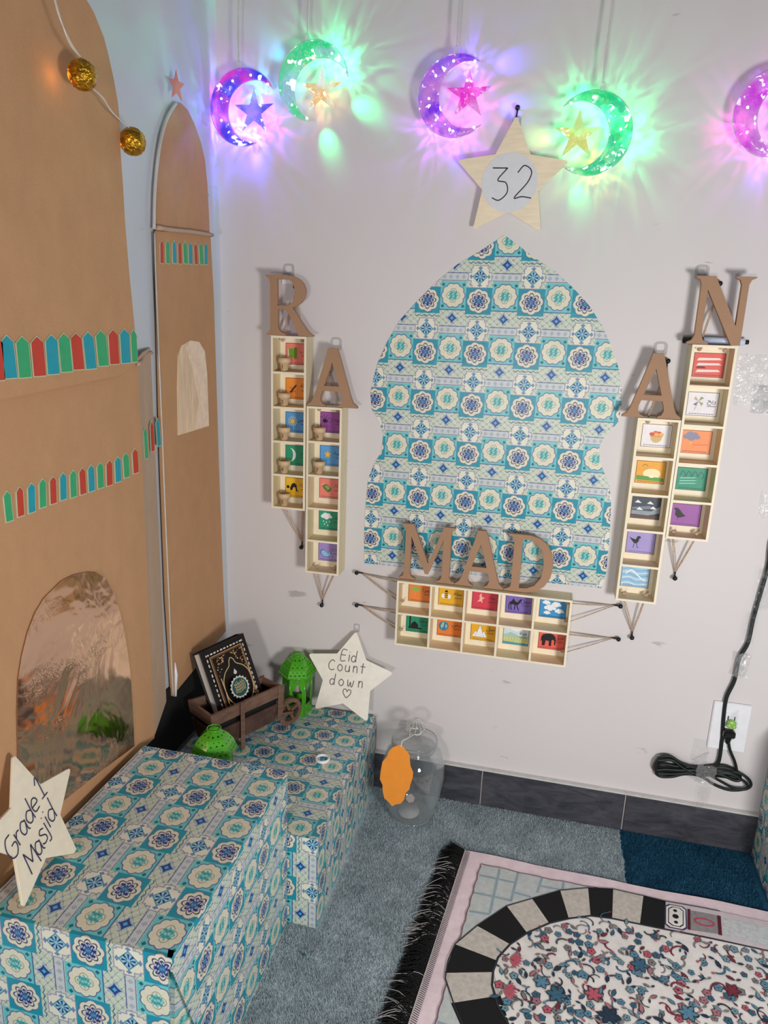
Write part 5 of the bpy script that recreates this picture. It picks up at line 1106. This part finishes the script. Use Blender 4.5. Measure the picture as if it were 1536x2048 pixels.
n = len(ring_); mb.add(ring_ + [(p[0], p[1], .0015) for p in ring_], [(i, (i + 1) % n, (i + 1) % n + n, i + n) for i in range(n)]); mb.build('rug_cloth', M_PINK, t)
LZ = [.0004]
def flat(pts, mat, name=None, dz=.00025, mbx=None, mi=0):
    # fine triangulated patch following the cloth
    from mathutils.geometry import tessellate_polygon
    P = [Vector((p[0], p[1], 0)) for p in pts]; T = tessellate_polygon([P]); bm = bmesh.new(); vv = [bm.verts.new(p) for p in P]
    for tr in T:
        try: bm.faces.new([vv[i] for i in tr])
        except ValueError: pass
    for _ in range(5):
        long_ = [e for e in bm.edges if e.calc_length() > .022]
        if not long_: break
        bmesh.ops.subdivide_edges(bm, edges=long_, cuts=1); bmesh.ops.triangulate(bm, faces=[f for f in bm.faces if len(f.verts) > 3])
    bm.verts.ensure_lookup_table(); bm.verts.index_update()
    vs = [rg2(v.co.x, v.co.y, hz(v.co.x, v.co.y) + dz) for v in bm.verts]; fs = []
    for f in bm.faces:
        idx = [v.index for v in f.verts]; a_, b_, c_ = (Vector(vs[i]) for i in idx[:3]); fs.append(idx if (b_ - a_).cross(c_ - a_).z > 0 else idx[::-1])
    bm.free()
    if mbx is not None: mbx.add(vs, fs, mi); return
    return MB().add(vs, fs).build(name, mat, t)
AXV = .268
outer = [(.470, .030), (.377, .030), (.338, .027), (.284, .027), (.239, .038), (.190, .059), (.143, .094), (.102, .125), (.060, .184), (.033, .232), (.029, .268)]
inner = [(.470, .100), (.370, .100), (.331, .100), (.284, .101), (.247, .106), (.211, .123), (.179, .143), (.145, .175), (.121, .207), (.106, .240), (.103, .268)]
mir = lambda L: [(u, 2 * AXV - v) for u, v in L]
outF = outer + mir(outer)[::-1][1:]; inF = inner + mir(inner)[::-1][1:]
wav = [(.037 + .0015 * math.sin(k * 1.6), .034 + k * .0085) for k in range(56)]
wtop = [(.038 + k * .012, .033 + .0012 * math.sin(k * 1.3)) for k in range(70)]
M_BRK = plain('pale_green_brick_print', (200, 206, 204), .85, var=.06, vs=90, bmp=.5, bs_=200); M_BLK = plain('black_rug_pile', (12, 11, 13), .9); M_WST = plain('cream_rug_stripe', (206, 198, 188), .85, var=.09, vs=120, bmp=.5, bs_=250); M_LBL = plain('pale_blue_thread', (150, 172, 182), .85)
flat([(.038, .034), (UE, .034), (UE, .502), (.038, .502)], M_BRK, 'brick_field', .0003)
mb = MB()
def rline(pts, wd, mi=0, dz=.0009, mbx=None):
    P = [Vector((p[0], p[1])) for p in pts]; vs = []; mbx = mbx or mb
    for i, p in enumerate(P):
        t_ = P[min(i + 1, len(P) - 1)] - P[max(i - 1, 0)]; t_ = t_.normalized() if t_.length > 0 else Vector((1, 0)); nn_ = Vector((-t_.y, t_.x)) * wd / 2
        for q in (p + nn_, p - nn_): vs.append(rg2(q.x, q.y, hz(q.x, q.y) + dz))
    mbx.add(vs, [(2 * i, 2 * i + 2, 2 * i + 3, 2 * i + 1) for i in range(len(P) - 1)], mi)
def dens(a_, b_, k=8): return [(a_[0] + (b_[0] - a_[0]) * i / k, a_[1] + (b_[1] - a_[1]) * i / k) for i in range(k + 1)]
for a_, b_ in (((.074, .036), (.076, .15)), ((.109, .034), (.107, .112)), ((.154, .035), (.15, .075)), ((.194, .034), (.194, .055)), ((.04, .064), (.11, .063)), ((.04, .11), (.107, .109)), ((.11, .088), (.14, .09)), ((.152, .057), (.194, .056)), ((.04, .155), (.076, .152))):
    rline(dens(a_, b_), .0045, dz=.0006); rline(dens((a_[0], 2 * AXV - a_[1]), (b_[0], 2 * AXV - b_[1])), .0045, dz=.0006)
mb.build('brick_lines', M_LBL, t)
mb = MB(); rline(wav, .0016, dz=.0008); rline(wtop, .0016, dz=.0008); mb.build('wavy_stitching', plain('mauve_thread', (120, 84, 100), .85), t)
B_ = [((.470, .030), (.470, .100)), ((.377, .030), (.372, .100)), ((.338, .027), (.331, .100)), ((.284, .027), (.284, .101)), ((.239, .038), (.247, .106)), ((.190, .059), (.211, .123)), ((.143, .094), (.179, .143)), ((.102, .125), (.145, .175)), ((.060, .184), (.121, .207)), ((.032, .233), (.106, .246)), ((.030, .294), (.104, .270)), ((.052, .345), (.122, .310)), ((.090, .400), (.145, .361)), ((.143, .442), (.179, .393)), ((.19, .477), (.211, .413)), ((.239, .498), (.247, .430)), ((.284, .509), (.284, .435)), ((.338, .509), (.331, .436)), ((.377, .506), (.372, .436)), ((.47, .506), (.47, .436))]
cols_ = [None, 'k', 'w', 'k', 'w', 'k', 'w', 'k', 'w', 'k', 'w', 'k', 'w', 'k', 'w', 'k', 'w', 'k', None]
for (p0, q0), (p1_, q1), c_ in zip(B_[:-1], B_[1:], cols_):
    if c_ is None: continue
    flat([p0, p1_, q1, q0], M_BLK if c_ == 'k' else M_WST, 'arch_stripe', .0011)
flat([(UE, .100)] + inF + [(UE, .436)], M_FLD, 'floral_field', .0011)
for lo_v, hi_v, nm in ((.030, .100, ''), (.436, .506, '')):
    flat([(.377, lo_v), (UE, lo_v), (UE, hi_v), (.373, hi_v)], plain('pale_band_print', (216, 204, 208), .85, var=.05), 'band_ground', .0010)
    mid = (lo_v + hi_v) / 2
    flat([(.415, lo_v + .012), (.466, lo_v + .012), (.464, hi_v - .014), (.412, hi_v - .010)], plain('grey_print', (150, 146, 146), .85, var=.1, vs=200), 'grey_panel', .0013)
    flat([(.472, lo_v + .014), (UE, lo_v + .014), (UE, hi_v - .010), (.469, hi_v - .014)], plain('white_lace', (208, 212, 212), .85, var=.1, vs=160, bmp=.8, bs_=220), 'lace_band', .0013)
    rr_ = lambda e: [(.375 + e, lo_v + .012 + e), (.382 + e, lo_v + .006 + e), (.406 - e, lo_v + .006 + e), (.412 - e, lo_v + .012 + e), (.410 - e, hi_v - .012 - e), (.404 - e, hi_v - .006 - e), (.380 + e, hi_v - .006 - e), (.373 + e, hi_v - .012 - e)]
    flat(rr_(0), M_INKB, 'cartouche_edge', .0014); flat(rr_(.0022), M_FLD, 'cartouche', .0016); flat(rr_(.0055), M_BLK, 'cartouche_line', .0018); flat(rr_(.0070), M_FLD, 'cartouche_field', .0020)
    for dv_, r_ in ((-.014, .0035), (0, .0055), (.014, .0035)): flat([(.392 + r_ * math.cos(a_), mid + dv_ + r_ * math.sin(a_)) for a_ in np.linspace(0, 2 * PI, 10, endpoint=False)], M_BLK, 'dot', .0022)
    m_mar = plain('maroon_thread', (92, 24, 44), .85)
    mb = MB(); rline(dens((.416, lo_v + .01), (.413, hi_v - .01)), .005, dz=.0016); mb.build('maroon_bar', m_mar, t)
    mb = MB(); rline(dens((.4665, lo_v + .012), (.464, hi_v - .012)), .006, dz=.0016); mb.build('maroon_bar', m_mar, t)
    mb = MB(); rline([(.440 + .016 * math.cos(a_), mid + .008 * math.sin(a_)) for a_ in np.linspace(0, 2 * PI, 20)], .0035, dz=.0016); mb.build('pink_ellipse', plain('rose_thread', (196, 70, 96), .85), t)
M_DK = plain('dark_slate_thread', (38, 44, 54), .85)
mb = MB(); rline([p for a_, b_ in zip(inF[:-1], inF[1:]) for p in dens(a_, b_, 3)] , .0035, dz=.0018); rline([p for a_, b_ in zip(outF[:-1], outF[1:]) for p in dens(a_, b_, 3)], .002, dz=.0018)
rline(dens((.470, .100), (UE, .100), 20), .003, dz=.0018); mb.build('arch_outline', M_DK, t)
# floral print
FC = [(92, 140, 166), (60, 104, 130), (32, 56, 80), (196, 96, 112), (128, 44, 60), (136, 132, 130), (180, 120, 130), (70, 66, 78), (120, 160, 170)]
FM = [plain('thread_%d' % i, c, .85, var=.12, vs=300) for i, c in enumerate(FC)] + [M_DK]
rf = random.Random(11); mb = MB(); pts_ = []
def infield(u, v):
    if not (.112 < u < UE - .01 and .110 < v < .430): return False
    c = 0; poly_ = inF + [(UE, .436), (UE, .1)]
    for i in range(len(poly_)):
        (x1_, y1_), (x2_, y2_) = poly_[i], poly_[(i + 1) % len(poly_)]
        if (y1_ > v) != (y2_ > v) and u < (x2_ - x1_) * (v - y1_) / (y2_ - y1_) + x1_: c ^= 1
    if not c: return False
    return min(math.hypot(u - a_, v - b_) for a_, b_ in [q for p0, p1_ in zip(inF[:-1], inF[1:]) for q in dens(p0, p1_, 3)]) > .008
for _ in range(16000):
    if len(pts_) > 900: break
    u, v = rf.uniform(.105, UE), rf.uniform(.105, .43)
    if infield(u, v) and all((u - a_) ** 2 + (v - b_) ** 2 > .0105 ** 2 for a_, b_ in pts_): pts_.append((u, v))
def fpoly(P, mi, dz): mb.add([rg2(u, v, hz(u, v) + dz) for u, v in P][::-1], [list(range(len(P)))], mi)
def petal(u, v, a_, L, w2, mi, dz):
    c_, s_ = math.cos(a_), math.sin(a_); fpoly([(u + c_ * L * p - s_ * q * w2, v + s_ * L * p + c_ * q * w2) for p, q in ((0, .0), (.3, .42), (.65, .5), (1, 0), (.65, -.5), (.3, -.42))], mi, dz)
for i, (u, v) in enumerate(pts_):
    k = rf.random(); a0 = rf.uniform(0, 6.28); dz = .0024 + (i % 5) * .00012
    if k < .36:
        mi = rf.choice([0, 1, 3, 5, 8, 6, 0]); r_ = rf.uniform(.0052, .0080)
        for j in range(5): petal(u, v, a0 + j * 1.2566, r_ * 1.12, r_ * .95, 9 if mi != 5 else 7, dz); 
        for j in range(5): petal(u, v, a0 + j * 1.2566, r_, r_ * .72, mi, dz + .0002)
        petal(u - .0012, v, 0, .0026, .0026, rf.choice([2, 4, 9]), dz + .0004)
    elif k < .72:
        mi = rf.choice([0, 1, 2, 4, 5, 6, 8]); L = rf.uniform(.011, .019)
        petal(u, v, a0, L * 1.08, L * .46, 9, dz); petal(u, v, a0, L, L * .32, mi, dz + .0002)
        petal(u, v, a0 + 2.2, L * .7, L * .28, rf.choice([7, 2, 5]), dz)
    else:
        sg = rf.choice((-1, 1)); L = rf.uniform(.014, .026)
        arc_ = [(u + L * q * math.cos(a0 + sg * q * 1.6), v + L * q * math.sin(a0 + sg * q * 1.6)) for q in np.linspace(0, 1, 7)]; rline(arc_, rf.choice([.0018, .003, .0022]), rf.choice([9, 7, 4, 1, 5]), dz)
        petal(arc_[-1][0], arc_[-1][1], a0 + sg * 2, .007, .0045, rf.choice([3, 0, 4]), dz)
for u, v in ((.125, .238), (.125, .300)):      # the pink sprays at the arch tip
    for j in range(7): petal(u, v, -.9 + j * .3 + (0 if v < .27 else 0), .022, .005, 3, .0032)
for (u, v, mi, r_) in ((.205, .285, 1, .017), (.18, .268, 0, .014), (.285, .30, 2, .018), (.40, .262, 0, .016), (.49, .30, 4, .02), (.33, .19, 1, .016), (.26, .268, 3, .015), (.36, .33, 5, .016), (.47, .2, 4, .014)):
    for j in range(6): petal(u, v, j * 1.047, r_ * 1.05, r_ * .62, 9, .0030)
    for j in range(6): petal(u, v, j * 1.047, r_ * .95, r_ * .45, mi, .0033)
o = mb.build('flower_print', FM, t, label='blue, rose and grey woven flowers and stems'); o['kind'] = 'stuff'
# hem with dark ticks and fringe
mb = MB()
for k in range(150): v = .004 + k * .0036; rline([(.001, v), (.011, v + .0035)], .0013, dz=.0006)
mb.build('hem_ticks', M_DK, t)
mb = MB(); rline([(0, RV * k / 20) for k in range(21)], .0016, dz=.0008); mb.build('hem_edge', M_WST, t)
rf = random.Random(3)
for nm, mt, cnt in (('black_fringe', M_BLK, 2000), ('pale_fringe', plain('pale_fringe_thread', (196, 190, 190), .8), 150)):
    mb = MB()
    for k in range(cnt):
        v = rf.uniform(.0, RV); 
        if nm == 'pale_fringe': v = rf.choice([.05, .09, .13, .17, .215, .22, .31, .38, .45]) + rf.gauss(0, .012)
        L = rf.uniform(.026, .050) * (1.25 if nm == 'pale_fringe' else 1); a_ = rf.gauss(PI, .35); z_ = rf.uniform(.0005, .010)
        p0 = (0.001, v); p1_ = (L * .5 * math.cos(a_), v + L * .5 * math.sin(a_)); p2 = (L * math.cos(a_), v + L * math.sin(a_) + rf.gauss(0, .004))
        P = [Vector(rg2(p0[0], p0[1], -.002)), Vector(rg2(p1_[0], p1_[1], z_ - .003)), Vector(rg2(p2[0], p2[1], -.0065))]
        mb.tube(crv(P, 2), .0006, 3, caps=False)
    o = mb.build(nm, mt, t); o['kind'] = 'stuff'
# bits on the carpet
bp_ = floorp(608, 1912, .004); mb = MB(); mb.ball((bp_.x, bp_.y, .007), .004, 6, sc=(1, .7, .5)); tag(mb.build('glitter_scrap', plain('teal_glitter', (20, 90, 84), .5), origin=(bp_.x, bp_.y, .004)), 'tiny teal scrap on the carpet in front of the low box', 'scrap')
